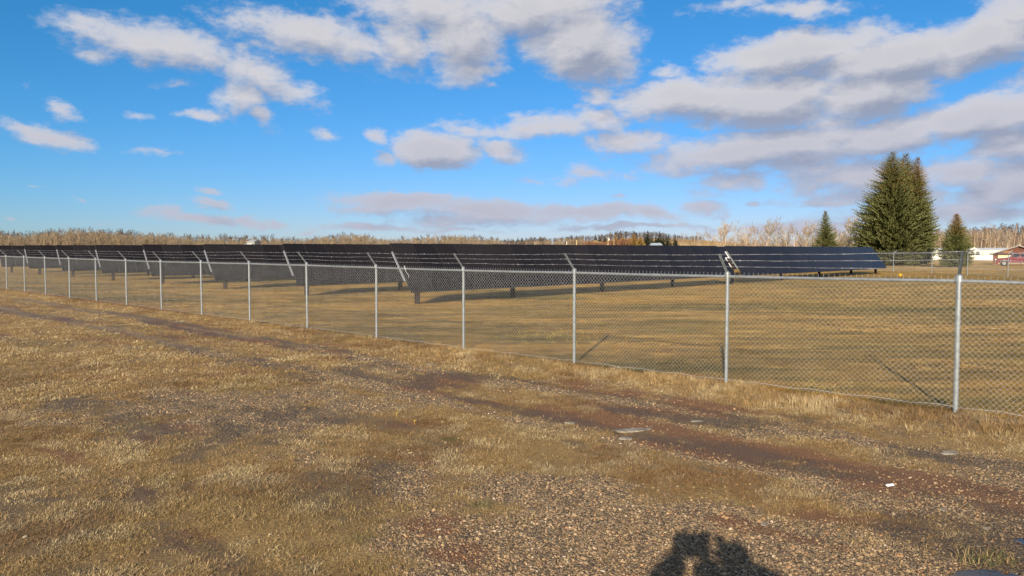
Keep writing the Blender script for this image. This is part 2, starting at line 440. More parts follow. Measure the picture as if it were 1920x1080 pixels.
# ------------------------------------------------------------------ mesh helpers
class MB:
    def __init__(self):
        self.v, self.f, self.m = [], [], []

    def add(self, verts, faces, mat=0):
        o = len(self.v)
        self.v += [tuple(p) for p in verts]
        self.f += [tuple(i + o for i in f) for f in faces]
        self.m += [mat] * len(faces)
        return self

    def box(self, c, s, mat=0, M4=None):
        hx, hy, hz_ = s[0] / 2, s[1] / 2, s[2] / 2
        vs = [Vector((c[0] + a * hx, c[1] + b * hy, c[2] + d * hz_)) for a in (-1, 1) for b in (-1, 1) for d in (-1, 1)]
        if M4 is not None: vs = [M4 @ v for v in vs]
        return self.add(vs, [(0, 1, 3, 2), (4, 6, 7, 5), (0, 4, 5, 1), (2, 3, 7, 6), (0, 2, 6, 4), (1, 5, 7, 3)], mat)

    def tube(self, pts, rad, n=6, mat=0, cap=True):
        pts = [Vector(p) for p in pts]
        rads = rad if isinstance(rad, (list, tuple)) else [rad] * len(pts)
        rings, up = [], Vector((0.13, 0.21, 1.0)).normalized()
        for i, p in enumerate(pts):
            d = (pts[min(i + 1, len(pts) - 1)] - pts[max(i - 1, 0)]).normalized()
            u = d.cross(up)
            if u.length < 0.15: u = d.cross(Vector((1, 0.1, 0)))
            u.normalize()
            w = d.cross(u)
            rings.append([p + (u * math.cos(2 * PI * k / n) + w * math.sin(2 * PI * k / n)) * rads[i] for k in range(n)])
        vs = [q for r_ in rings for q in r_]
        fs = []
        for i in range(len(pts) - 1):
            for k in range(n):
                a, b = i * n + k, i * n + (k + 1) % n
                fs.append((a, b, b + n, a + n))
        if cap:
            fs.append(tuple(range(n - 1, -1, -1)))
            fs.append(tuple((len(pts) - 1) * n + k for k in range(n)))
        return self.add(vs, fs, mat)

    def mesh(self, name, mats, smooth=False):
        me = bpy.data.meshes.new(name)
        me.from_pydata(self.v, [], self.f)
        for m in mats: me.materials.append(m)
        if len(mats) > 1: me.polygons.foreach_set('material_index', self.m)
        if smooth: me.polygons.foreach_set('use_smooth', [True] * len(self.f))
        me.update()
        return me


WM = {}   # world matrices of things and parts


def put(name, data, M4=None, parent=None):
    o = bpy.data.objects.new(name, data)
    C.objects.link(o)
    M4 = M4 if M4 is not None else Matrix.Identity(4)
    WM[o.name] = M4
    if parent is not None:
        o.parent = parent
        o.matrix_local = WM[parent.name].inverted() @ M4
    else:
        o.matrix_local = M4
    return o


def tag(o, label=None, cat=None, group=None, kind=None):
    if label: o['label'] = label
    if cat: o['category'] = cat
    if group: o['group'] = group
    if kind: o['kind'] = kind
    return o


def T(x, y, z, rz=0.0): return Matrix.Translation((x, y, z)) @ Matrix.Rotation(rz, 4, 'Z')


def thing(name, loc, rz, label, cat, group=None):
    return tag(put(name, None, T(*loc, rz)), label, cat, group)


def copy_tree(o, M4, label=None):
    """copy a thing with its parts and sub-parts; M4 is its world matrix"""
    c = o.copy(); C.objects.link(c); c.matrix_local = M4; WM[c.name] = M4
    if label: c['label'] = label
    for ch in list(o.children):
        d = ch.copy(); C.objects.link(d); d.parent = c
        WM[d.name] = M4 @ ch.matrix_local
        for g_ in list(ch.children):
            e = g_.copy(); C.objects.link(e); e.parent = d
    return c


def fast_mesh(name, co, faces, mats, smooth=False):
    me = bpy.data.meshes.new(name)
    nf, k = faces.shape
    me.vertices.add(len(co)); me.vertices.foreach_set('co', co.astype(np.float32).ravel())
    me.loops.add(nf * k); me.loops.foreach_set('vertex_index', faces.astype(np.int32).ravel())
    me.polygons.add(nf); me.polygons.foreach_set('loop_start', np.arange(0, nf * k, k, dtype=np.int32))
    if smooth: me.polygons.foreach_set('use_smooth', np.ones(nf, bool))
    me.update(calc_edges=True)
    for m in mats: me.materials.append(m)
    return me


def attr(me, name, vals, typ='FLOAT', dom='POINT'):
    a = me.attributes.new(name, typ, dom)
    vals = np.asarray(vals, np.float32 if typ != 'INT' else np.int32)
    a.data.foreach_set({'FLOAT': 'value', 'INT': 'value', 'FLOAT_VECTOR': 'vector', 'FLOAT_COLOR': 'color'}[typ], vals.ravel())


def scatter(name, co, rot, scl, idx, templates, col=None, label=None, mat_kind='stuff'):
    """one object whose geometry nodes set template meshes on its points"""
    me = bpy.data.meshes.new(name)
    me.vertices.add(len(co)); me.vertices.foreach_set('co', np.asarray(co, np.float32).ravel())
    attr(me, 'rot', rot, 'FLOAT_VECTOR'); attr(me, 'scl', scl, 'FLOAT_VECTOR' if np.ndim(scl) == 2 else 'FLOAT'); attr(me, 'idx', idx, 'INT')
    if col is not None: attr(me, 'tint', np.c_[col, np.ones(len(col))], 'FLOAT_COLOR')
    cl = bpy.data.collections.new(name + '_kinds')
    for i, tm in enumerate(templates):
        cl.objects.link(bpy.data.objects.new('%s_kind_%02d' % (name, i), tm))
    ng = bpy.data.node_groups.new(name, 'GeometryNodeTree')
    ng.interface.new_socket('Geometry', in_out='INPUT', socket_type='NodeSocketGeometry')
    ng.interface.new_socket('Geometry', in_out='OUTPUT', socket_type='NodeSocketGeometry')
    N, L = ng.nodes, ng.links
    gi, go = N.new('NodeGroupInput'), N.new('NodeGroupOutput')
    ci = N.new('GeometryNodeCollectionInfo'); ci.inputs[0].default_value = cl; ci.inputs[1].default_value = True; ci.inputs[2].default_value = True
    ip = N.new('GeometryNodeInstanceOnPoints'); ip.inputs['Pick Instance'].default_value = True

    def na(nm, typ):
        a = N.new('GeometryNodeInputNamedAttribute'); a.data_type = typ; a.inputs[0].default_value = nm
        return [s for s in a.outputs if s.enabled][0]
    L.new(gi.outputs[0], ip.inputs['Points']); L.new(ci.outputs[0], ip.inputs['Instance'])
    L.new(na('idx', 'INT'), ip.inputs['Instance Index']); L.new(na('rot', 'FLOAT_VECTOR'), ip.inputs['Rotation'])
    L.new(na('scl', 'FLOAT_VECTOR' if np.ndim(scl) == 2 else 'FLOAT'), ip.inputs['Scale'])
    L.new(ip.outputs[0], go.inputs[0])
    o = put(name, me)
    md = o.modifiers.new('scatter', 'NODES'); md.node_group = ng
    return tag(o, label, kind=mat_kind)


# ------------------------------------------------------------------ ground
def f_ground(t, b):
    pos = t.node('ShaderNodeNewGeometry').outputs['Position']
    A = lambda n: t.node('ShaderNodeAttribute', attribute_name=n).outputs['Fac']
    gravel, red, damp, green, field = (A(n) for n in ('gravel', 'red', 'damp', 'green', 'field'))
    flat = t.vmath('MULTIPLY', pos, (1, 1, 0))
    dist = t.vmath('LENGTH', flat)
    far = t.mapr(dist, 55, 160)
    nf = t.noise(flat, 38.0, 4, 0.7)
    nm = t.noise(flat, 5.0, 5, 0.65)
    nl = t.noise(flat, 0.45, 4, 0.6)
    # matted dry grass
    gcol = t.ramp(nf, [(0.28, (0.10, 0.06, 0.025)), (0.42, (0.26, 0.160, 0.062)), (0.58, (0.41, 0.275, 0.108)), (0.74, (0.58, 0.42, 0.19))])
    gcol = t.mix(t.mapr(nm, 0.4, 0.7, 0.0, 0.5), gcol, (0.18, 0.110, 0.052))
    gcol = t.mix(t.mapr(nl, 0.35, 0.65, 0.0, 0.35), gcol, (0.30, 0.185, 0.070))
    gcol = t.mix(t.math('MULTIPLY', green, 0.6), gcol, t.mix(nf, (0.03, 0.05, 0.012), (0.14, 0.15, 0.045)))
    # mown field: streaks along the rows
    rot = t.node('ShaderNodeMapping', {'Vector': flat, 'Rotation': (0, 0, RA - PI / 2 - 0.25), 'Scale': (0.16, 1.0, 1.0)}).outputs[0]
    st = t.noise(rot, 1.7, 5, 0.65)
    fcol = t.mix(t.mapr(st, 0.40, 0.60), (0.46, 0.285, 0.072), (0.175, 0.120, 0.034))
    st2 = t.noise(rot, 7.0, 4, 0.6)
    fcol = t.mix(t.mapr(st2, 0.5, 0.75, 0, 0.5), fcol, (0.50, 0.27, 0.10))
    fcol = t.mix(t.mapr(nf, 0.35, 0.7, 0.0, 0.45), fcol, (0.14, 0.09, 0.036))
    fcol = t.mix(t.math('MULTIPLY', green, 0.35), fcol, (0.075, 0.095, 0.025))
    gcol = t.mix(field, gcol, fcol)
    # gravel
    vo = t.node('ShaderNodeTexVoronoi', {'Vector': flat, 'Scale': 62.0, 'Randomness': 1.0})
    vc = t.node('ShaderNodeSeparateColor', {0: vo.outputs['Color']})
    vcol = t.ramp(vc.outputs[0], [(0.0, (0.08, 0.056, 0.038)), (0.3, (0.19, 0.13, 0.080)), (0.55, (0.32, 0.22, 0.125)), (0.8, (0.45, 0.325, 0.185)), (0.97, (0.60, 0.47, 0.30))])
    vcol = t.mix(t.mapr(vo.outputs['Distance'], 0.42, 0.85), vcol, (0.07, 0.048, 0.032))
    vcol = t.mix(t.mapr(nm, 0.45, 0.75, 0.0, 0.7), vcol, (0.17, 0.112, 0.066))
    rcol = t.mix(nf, (0.13, 0.055, 0.028), (0.30, 0.145, 0.075))
    col = t.mix(gravel, gcol, vcol)
    col = t.mix(t.math('MULTIPLY', red, t.mapr(nf, 0.25, 0.6, 0.45, 0.95)), col, rcol)
    col = t.mix(t.math('MULTIPLY', damp, 0.62), col, t.mix(nf, (0.050, 0.032, 0.018), (0.13, 0.088, 0.052)))
    # far land
    fl = t.noise(flat, 0.02, 4, 0.55)
    farc = t.mix(t.mapr(fl, 0.4, 0.6), (0.56, 0.35, 0.125), (0.42, 0.26, 0.090))
    col = t.mix(far, col, farc)
    setc(t, b.inputs['Base Color'], col)
    rg = t.math('MULTIPLY_ADD', damp, -0.35, 0.95)
    t.l.new(rg, b.inputs['Roughness'])
    b.inputs['Specular IOR Level'].default_value = 0.25
    hgt = t.math('MULTIPLY_ADD', t.math('SUBTRACT', 1.0, vo.outputs['Distance']), gravel, t.math('MULTIPLY', nf, 1.6))
    fade = t.mapr(dist, 8, 36, 1.0, 0.0)
    bp = t.node('ShaderNodeBump', {'Height': hgt, 'Strength': fade, 'Distance': 0.018})
    t.l.new(bp.outputs[0], b.inputs['Normal'])


M['ground'] = material('field_ground', f_ground)


def build_ground():
    r = [0.0, 0.6]
    while r[-1] < 4.0: r.append(r[-1] * 1.12)
    while r[-1] < 90: r.append(r[-1] * 1.0125)
    while r[-1] < 5000: r.append(r[-1] * 1.06)
    r = np.array(r[1:])
    az = np.concatenate([np.arange(-44, 44.01, 0.22), np.arange(47, 313.1, 3.8)])
    az = np.radians(az)
    R, A_ = np.meshgrid(r, az, indexing='ij')
    x, y = (R * np.sin(A_)).ravel(), (R * np.cos(A_)).ravel()
    x = np.concatenate([[0], x]); y = np.concatenate([[0], y])
    z = height(x, y)
    na_, nr = len(az), len(r)
    i = np.arange(nr - 1)[:, None] * na_ + 1
    j = np.arange(na_)[None, :]
    j2 = (j + 1) % na_
    f = np.stack([(i + j).ravel(), (i + j + na_).ravel(), (i + j2 + na_).ravel(), (i + j2).ravel()], 1)[:, ::-1]
    k = np.arange(na_)
    f0 = np.stack([np.zeros(na_, int), 1 + k, 1 + (k + 1) % na_, 1 + (k + 1) % na_], 1)
    me = fast_mesh('ground', np.c_[x, y, z], f, [M['ground']], True)
    for n, v in zip(('gravel', 'red', 'damp', 'green', 'field'), masks(x, y)):
        attr(me, n, np.broadcast_to(v, x.shape))
    o = put('ground', me)
    tag(o, 'dry grass and gravel ground with wheel tracks running along the fence', kind='structure')
    # the small cap under the photographer
    cap = MB(); ring = [(x[1 + q], y[1 + q], z[1 + q]) for q in range(na_)]
    cap.add([(0, 0, z[0])] + ring, [(0, 1 + (q + 1) % na_, 1 + q) for q in range(na_)])
    tag(put('ground_cap', cap.mesh('ground_cap', [M['ground']])), 'dry grass ground behind the camera', kind='structure')


build_ground()


def f_water(t, b):
    setc(t, b.inputs['Base Color'], (0.035, 0.028, 0.022))
    b.inputs['Roughness'].default_value = 0.06
    b.inputs['Specular IOR Level'].default_value = 0.6
    pos = t.node('ShaderNodeNewGeometry').outputs['Position']
    bp = t.node('ShaderNodeBump', {'Height': t.noise(pos, 7.0, 2, 0.5), 'Strength': 0.04, 'Distance': 0.02})
    t.l.new(bp.outputs[0], b.inputs['Normal'])


M['water'] = material('puddle_water', f_water)
for (px, py, rx, ry), nm in zip(PUDDLES, ('small', 'wide')):
    cx, cy = G(px, py)
    x1, _ = G(px + rx, py); _, y1 = G(px, py - ry)
    X_, Y_ = (x1 - cx) * 1.5, (y1 - cy) * 1.6
    mb = MB()
    n = 40
    mb.add([(X_ * math.cos(2 * PI * q / n), Y_ * math.sin(2 * PI * q / n), 0) for q in range(n)], [tuple(range(n))])
    zz = float(np.mean(height(np.array([cx, cx + X_ * .5, cx - X_ * .5]), np.array([cy, cy, cy])))) + 0.012
    tag(put('puddle', mb.mesh('puddle', [M['water']]), T(cx, cy, zz)), nm + ' muddy puddle of rain water reflecting the sky on the gravel', kind='structure')

# ------------------------------------------------------------------ near chain-link fence
FENCE_H, ARM_UP, ARM_OUT = 1.73, 0.30, 0.26
OFF = {0: -.06, 1: .10, 2: .09, 3: 0, 4: -.05, 5: -.12, 6: -.13, 7: -.13, 8: -.14, 9: -.1, 10: -.06, 11: .03, 12: .2, 13: .35, 14: .35, 15: .3, 16: .3, 17: .3, -1: 0, -2: 0}


def net_mesh(w, h, p=0.0359, r=0.0018, z0=0.03, spikes=True, sides=3):
    mb = MB()
    n = int(round(w / p)); p = w / n
    m = int(round((h - z0) / p))
    dz = (h - z0) / m
    for j in range(n):
        pts = []
        for k in range(m + 1):
            a = (j + k) % 2
            pts.append((p * (j + a), 0.0025 * (1 if (j % 2) else -1), z0 + k * dz))
        mb.tube(pts, r, sides, cap=False)
        if spikes and (j + m) % 2 == 1:
            x = p * (j + 1)
            mb.tube([(x, 0, h), (x + 0.004, 0.004, h + 0.022), (x - 0.003, 0, h + 0.048)], r * 1.35, sides, cap=True)
    return mb.mesh('netting', [M['wire']])


def build_fence():
    root = thing('chain_link_fence', (F0[0], F0[1], hz(*F0)), FA + PI / 2, 'near galvanised chain link fence with barbed wire arms along the grass verge', 'fence')
    net = net_mesh(3.05, FENCE_H - 0.02)
    post = MB(); post.tube([(0, 0, -0.4), (0, 0, FENCE_H + 0.01)], 0.029, 14); post = post.mesh('post', [M['galv']], False)
    big = MB(); big.tube([(0, 0, -0.4), (0, 0, FENCE_H - 0.03)], 0.033, 16); big = big.mesh('post_wide', [M['galv']], False)
    tips = []
    outv = Vector((-FN[0], -FN[1], 0))
    along = Vector((FM[0], FM[1], 0))
    pos = {}
    for i in range(-2, 18):
        s = 3.05 * i + OFF[i]
        p = F0 + FM * s
        pos[i] = Vector((p[0], p[1], hz(p[0], p[1]) + (0.02 if i == 0 else 0)))
    for i in range(-2, 18):
        b = pos[i]
        M4 = T(b.x, b.y, b.z, FA + PI / 2)
        lean = Matrix.Rotation(random.uniform(-.006, .006), 4, 'X') @ Matrix.Rotation(random.uniform(-.006, .006), 4, 'Y')
        po = put('post', big if i == 0 else post, M4 @ lean, root)
        # cap and arm
        top = b + Vector((0, 0, FENCE_H))
        if i == 0:
            av = Vector((0.07, 0.05, 0.33))
        else:
            k = random.uniform(0.93, 1.06)
            av = (outv * ARM_OUT + along * random.uniform(-.015, .015)) * k + Vector((0, 0, ARM_UP))
        cap = MB()
        cap.tube([top + Vector((0, 0, -0.05)), top + Vector((0, 0, 0.03)), top + Vector((0, 0, 0.05))], [0.036 if i else 0.047, 0.036 if i else 0.045, 0.018], 12)
        put('post_cap', cap.mesh('post_cap', [M['galv']]), Matrix.Identity(4), po)
        am = MB()
        a0 = top + Vector((0, 0, 0.02))
        side = along * 0.016
        a1 = a0 + av
        d = av.normalized()
        up2 = d.cross(along).normalized()
        # pressed steel arm: a channel of web and two lips
        for off, w_, th in ((Vector((0, 0, 0)), 0.034, 0.004), (side, 0.004, 0.018), (-side, 0.004, 0.018)):
            X = along * (w_ / 2); Y = up2 * (th / 2)
            c0, c1 = a0 + off + (up2 * 0.007 if off.length > 0 else Vector()), a1 + off + (up2 * 0.007 if off.length > 0 else Vector())
            vs = [c0 - X - Y, c0 + X - Y, c0 + X + Y, c0 - X + Y, c1 - X - Y, c1 + X - Y, c1 + X + Y, c1 - X + Y]
            am.add(vs, [(3, 2, 1, 0), (4, 5, 6, 7), (0, 1, 5, 4), (1, 2, 6, 5), (2, 3, 7, 6), (3, 0, 4, 7)])
        ao = put('arm', am.mesh('arm', [M['galv'] if i else M['shaded_arm']]), Matrix.Identity(4), po)
        if i == 0: ao['label'] = 'upright arm with shade put into its colour'
        tips.append([a0 + av * f for f in (0.34, 0.66, 0.97)])
    for i in range(-2, 17):
        a, b = pos[i], pos[i + 1]
        d = b - a
        L_ = math.hypot(d.x, d.y)
        M4 = Matrix.Translation(a) @ Matrix.Rotation(math.atan2(d.y, d.x), 4, 'Z') @ Matrix.Rotation(-math.atan2(d.z, L_), 4, 'Y')
        off = Matrix.Translation((0, 0.036, 0))     # netting hangs on the near side of posts
        off = Matrix.Translation((0, 0.034, 0))
        put('netting', net, M4 @ off @ Matrix.Diagonal((L_ / 3.05, 1, 1, 1)), root)
        rl = MB(); rl.tube([(0.0, 0, FENCE_H - 0.035), (L_ / 2, 0, FENCE_H - 0.041), (L_, 0, FENCE_H - 0.035)], 0.0225, 12)
        ro = put('top_rail', rl.mesh('top_rail', [M['galv']]), M4, root)
        if i % 3 == 1:
            sl = MB(); sl.tube([(L_ * 0.4, 0, FENCE_H - 0.040), (L_ * 0.4 + 0.16, 0, FENCE_H - 0.040)], 0.0255, 12)
            put('rail_sleeve', sl.mesh('rail_sleeve', [M['galv']]), M4, ro)
        tw = MB(); tw.tube([(q * L_ / 12, 0.030 + 0.002 * math.sin(q), 0.06 + 0.012 * math.sin(q * 2.1 + i)) for q in range(13)], 0.0025, 4)
        put('tension_wire', tw.mesh('tension_wire', [M['wire']]), M4, root)
    for k in range(3):
        bw = MB()
        line = []
        for q in range(len(tips) - 1):
            a, b = tips[q][k], tips[q + 1][k]
            for s_ in range(12):
                f = s_ / 12
                p = a.lerp(b, f)
                p.z += -0.012 * math.sin(PI * f) + random.uniform(-.004, .004)
                line.append(p)
        line.append(tips[-1][k])
        for ph in (0, PI):      # two twisted strands
            sub = []
            for q, p in enumerate(line):
                sub.append(p + Vector((0, 0, 0.0022 * math.cos(ph + q * 2.6))) + along.cross(Vector((0, 0, 1))) * 0.0022 * math.sin(ph + q * 2.6))
            bw.tube(sub, 0.0018, 3)
        # barbs every 12.5 cm
        acc = 0
        for p, q in zip(line[:-1], line[1:]):
            L_ = (q - p).length
            while acc < L_:
                c = p.lerp(q, acc / L_)
                for s2 in (-1, 1):
                    v = Vector((random.uniform(-.4, .4), random.uniform(-1, 1), random.uniform(-1, 1))).normalized() * 0.018
                    bw.tube([c - v + along * 0.004 * s2, c + along * 0.004 * s2, c + v + along * 0.004 * s2], [0.0012, 0.0024, 0.0012], 3, cap=False)
                acc += 0.125
            acc -= L_
        put('barbed_wire', bw.mesh('barbed_wire', [M['barb']]), Matrix.Identity(4), root)


build_fence()


def build_back_fence():
    P = [(1603, 509.5), (1675, 511.5), (1747, 513.5), (1814, 516), (1890, 520.5), (1985, 526), (2095, 533)]
    D = [75.0, 70.0, 65.0, 60.0, 55.0, 50.0, 45.0]
    pos = []
    for (px, py), dd in zip(P, D):
        x, y = (px - 960) / F_PX * dd, dd
        pos.append(Vector((x, y, hz(x, y))))
    root = thing('chain_link_fence', tuple(pos[0]), 0, 'distant chain link fence with bent top arms in front of the big spruces and trailers', 'fence')
    H_ = 1.74
    netm = {}
    for i, b in enumerate(pos):
        d = (pos[min(i + 1, len(pos) - 1)] - pos[max(i - 1, 0)]).normalized()
        nv = Vector((-d.y, d.x, 0)) * 1.0
        if nv.y < 0: nv = -nv
        mb = MB()
        pts = [(0, 0, -0.3), (0, 0, H_)] + [tuple(Vector((0.02, 0, H_)) + Vector((1.0 * .26 * t_, nv.y * 0.0, 0.34 * t_ - 0.06 * t_ * t_))) for t_ in (.25, .5, .8, 1.0)]
        mb.tube(pts, 0.032, 8)
        put('post', mb.mesh('post', [M['galv']]), T(*b), root)
    for a, b in zip(pos[:-1], pos[1:]):
        d = b - a
        L_ = math.hypot(d.x, d.y)
        M4 = Matrix.Translation(a) @ Matrix.Rotation(math.atan2(d.y, d.x), 4, 'Z') @ Matrix.Rotation(-math.atan2(d.z, L_), 4, 'Y')
        rl = MB(); rl.tube([(0, 0, H_ - .02), (L_, 0, H_ - .02)], 0.024, 8)
        put('top_rail', rl.mesh('top_rail', [M['galv']]), M4, root)
        if 'n' not in netm: netm['n'] = net_mesh(5.0, H_ - 0.02, p=0.05, r=0.0016, spikes=False)
        put('netting', netm['n'], M4 @ Matrix.Translation((0, 0.03, 0)) @ Matrix.Diagonal((L_ / 5.0, 1, 1, 1)), root)
    for k in range(3):
        bw = MB()
        pts = [tuple(p + Vector((0.02 + .26 * t_, 0, H_ + .34 * t_ - .06 * t_ * t_))) for p in pos for t_ in [(.35, .65, .97)[k]]]
        bw.tube(pts, 0.004, 4)
        put('barbed_wire', bw.mesh('barbed_wire', [M['barb']]), Matrix.Identity(4), root)


build_back_fence()

# ------------------------------------------------------------------ solar rows
MW, CH, ZT, ZB = 1.0926, 1.3301, 2.457, 0.6051
TILT = math.atan2(ZT - ZB, CH)
CHORD = math.hypot(CH, ZT - ZB)
ZM = (ZT + ZB) / 2
N1, N2, GAP, PSP, PE = 23, 24, 0.90, 6.4532, 0.3141
GR = 0.0015


def panel_mesh():
    mb = MB()
    w, h, t = MW - 0.022, CHORD, 0.035
    mb.box((0, 0, -t / 2), (w, h, t), 0)
    e = 0.0035
    mb.add([(-w / 2 + .012, -h / 2 + .012, e), (w / 2 - .012, -h / 2 + .012, e), (w / 2 - .012, h / 2 - .012, e), (-w / 2 + .012, h / 2 - .012, e)], [(0, 1, 2, 3)], 1)
    return mb.mesh('solar_panel', [M['frame_black'], M['glass_pv']])


def build_row(k):
    base = RP0 + FM * 7.8009 * k
    z0 = hz(*base) - hz(*RP0)
    names = ['nearest and longest looking row of dark solar panels, crossing in front of the spruces',
             'second row of dark solar panels, its left end just behind the first row',
             'third row of dark solar panels from the front, behind the second',
             'fourth row of dark solar panels from the front, left of the middle of the fence',
             'fifth row of dark solar panels from the front, far along the fence',
             'sixth row of dark solar panels from the front, near the left side',
             'seventh row of dark solar panels from the front, next to last',
             'farthest row of dark solar panels, at the far left end of the fence']
    rz = math.atan2(RD[1], RD[0])
    root = thing('solar_panel_row', (base[0], base[1], z0), rz, names[k], 'solar panels', 'rows of solar panels inside the fence')
    Mr = T(base[0], base[1], z0, rz)
    # local frame: +x along the row, -y towards the low (front) edge
    tilt = Matrix.Rotation(TILT, 4, 'X')
    for j in range(N1 + N2):
        x = (j + .5) * MW + (GAP if j >= N1 else 0)
        jz = random.uniform(-.006, .006)
        put('solar_panel', PAN, Mr @ Matrix.Translation((x, 0, ZM + GR * x + jz)) @ tilt @ Matrix.Rotation(random.uniform(-.002, .002), 4, 'Y'), root)
    for j in range(N1 + N2 + 2):
        if j <= N1: x = j * MW
        else: x = (j - 1) * MW + GAP
        if j == 0: x -= 0.012
        put('mounting_rail', RAIL, Mr @ Matrix.Translation((x, 0, ZM + GR * x)) @ tilt, root)
    L_ = (N1 + N2) * MW + GAP
    for yy, rr in ((0, 0.075),):
        mb = MB()
        c = tilt @ Vector((0, yy, -0.17))
        mb.tube([(0.0, c.y, c.z + ZM), (L_, c.y, c.z + ZM + GR * L_)], rr, 8)
        put('torque_tube', mb.mesh('torque_tube', [M['rack']]), Mr, root)
    for q in range(9):
        x = PE + PSP * q + (.6, -.5, -.5, -.45, 0, .55, .6, .6, -.15)[q]
        p = Mr @ Vector((x, 0, 0))
        gz = hz(p.x, p.y)
        c = tilt @ Vector((0, 0, -0.17))
        mb = MB()
        hh = ZM + GR * x + c.z + z0 - gz
        mb.box((0, -.07, hh / 2 - .25), (.16, .012, hh + .5)); mb.box((0, .07, hh / 2 - .25), (.16, .012, hh + .5)); mb.box((0, 0, hh / 2 - .25), (.014, .128, hh + .5))
        po = put('post', mb.mesh('post', [M['rack']]), T(p.x, p.y, gz, rz) @ Matrix.Translation((0, c.y, 0)), root)
        br = MB(); br.box((0, 0, hh - 0.02), (.24, .22, .14))
        put('bearing', br.mesh('bearing', [M['rail'] if q in (0, 4) else M['rack']]), T(p.x, p.y, gz, rz) @ Matrix.Translation((0, c.y, 0)), po)
    # drive gear in the gap, and rail ends with sunlight put into their white colour
    xg = N1 * MW + GAP / 2
    mb = MB(); mb.box((0, -0.02, -0.17), (.22, .30, .30)); mb.tube([(0, -.12, -.17), (0, -.12, -.62)], .05, 8)
    put('drive_gear', mb.mesh('drive_gear', [M['rack']]), Mr @ Matrix.Translation((xg, 0, ZM + GR * xg)) @ tilt, root)
    mb = MB(); mb.box((-.36, .10, 0.0), (.06, .24, .03)); mb.box((-.36, -.34, 0.0), (.06, .30, .03))
    mb.box((.06, .42, .02), (.06, .52, .03)); mb.box((-.14, .22, .0), (.36, .05, .03))
    put('sunlit_rail_ends', mb.mesh('sunlit_rail_ends', [M['white_box']]), Mr @ Matrix.Translation((xg, 0, ZM + GR * xg)) @ tilt, root)


PAN = panel_mesh()
_r = MB(); _r.box((0, CHORD * (0.33 - 0.29), -0.062), (0.05, CHORD * 0.60, 0.05)); RAIL = _r.mesh('mounting_rail', [M['rail']])
for k in range(8): build_row(k)

# ------------------------------------------------------------------ trees
def f_bark(c1, c2, sc=3.0):
    def f(t, b):
        co = t.node('ShaderNodeTexCoord').outputs['Object']
        rnd = t.node('ShaderNodeObjectInfo').outputs['Random']
        n = t.noise(co, sc, 4, 0.65)
        c = t.mix(t.mapr(n, 0.35, 0.65), c1, c2)
        c = t.mix(1.0, c, t.ramp(rnd, [(0, (0.72, 0.70, 0.72)), (0.5, (1, 0.97, 0.92)), (1, (1.25, 1.18, 1.05))]), 'MULTIPLY')
        setc(t, b.inputs['Base Color'], c)
        b.inputs['Roughness'].default_value = 0.9
        b.inputs['Specular IOR Level'].default_value = 0.2
    return f


M['aspen_bark'] = material('aspen_bark', f_bark((0.58, 0.50, 0.38), (0.34, 0.26, 0.17)))
M['aspen_twig'] = material('aspen_twig', f_bark((0.34, 0.26, 0.18), (0.20, 0.145, 0.10)))
M['aspen_twig_pale'] = material('aspen_twig_pale', f_bark((0.42, 0.37, 0.31), (0.27, 0.22, 0.17)))
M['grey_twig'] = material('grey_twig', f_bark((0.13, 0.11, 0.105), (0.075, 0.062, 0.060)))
M['far_aspen'] = material('far_aspen', f_bark((0.31, 0.25, 0.175), (0.20, 0.16, 0.115), 0.8))
M['red_twig'] = material('red_twig', f_bark((0.28, 0.15, 0.09), (0.17, 0.09, 0.06)))
M['spruce_bark'] = plain('spruce_bark', (0.13, 0.095, 0.07), 0.95, 0, 0.2, 4)


def f_needles(cd, cl, top):
    def f(t, b):
        at = t.node('ShaderNodeAttribute', attribute_name='shade').outputs['Color']
        sp = t.node('ShaderNodeSeparateColor', {0: at})
        co = t.node('ShaderNodeTexCoord').outputs['Object']
        n = t.noise(co, 2.1, 4, 0.6)
        c = t.mix(t.math('MULTIPLY_ADD', n, 0.5, t.math('MULTIPLY', sp.outputs[0], 0.5)), cd, cl)
        c = t.mix(sp.outputs[1], c, top)
        setc(t, b.inputs['Base Color'], c)
        b.inputs['Roughness'].default_value = 0.75
        b.inputs['Specular IOR Level'].default_value = 0.25
    return f


M['spruce'] = material('spruce_needles', f_needles((0.050, 0.056, 0.020), (0.31, 0.32, 0.11), (0.32, 0.175, 0.06)))
M['golden'] = material('golden_needles', f_needles((0.26, 0.16, 0.045), (0.52, 0.36, 0.12), (0.50, 0.22, 0.06)))
M['darkpine'] = material('dark_needles', f_needles((0.018, 0.026, 0.016), (0.055, 0.068, 0.034), (0.07, 0.07, 0.03)))


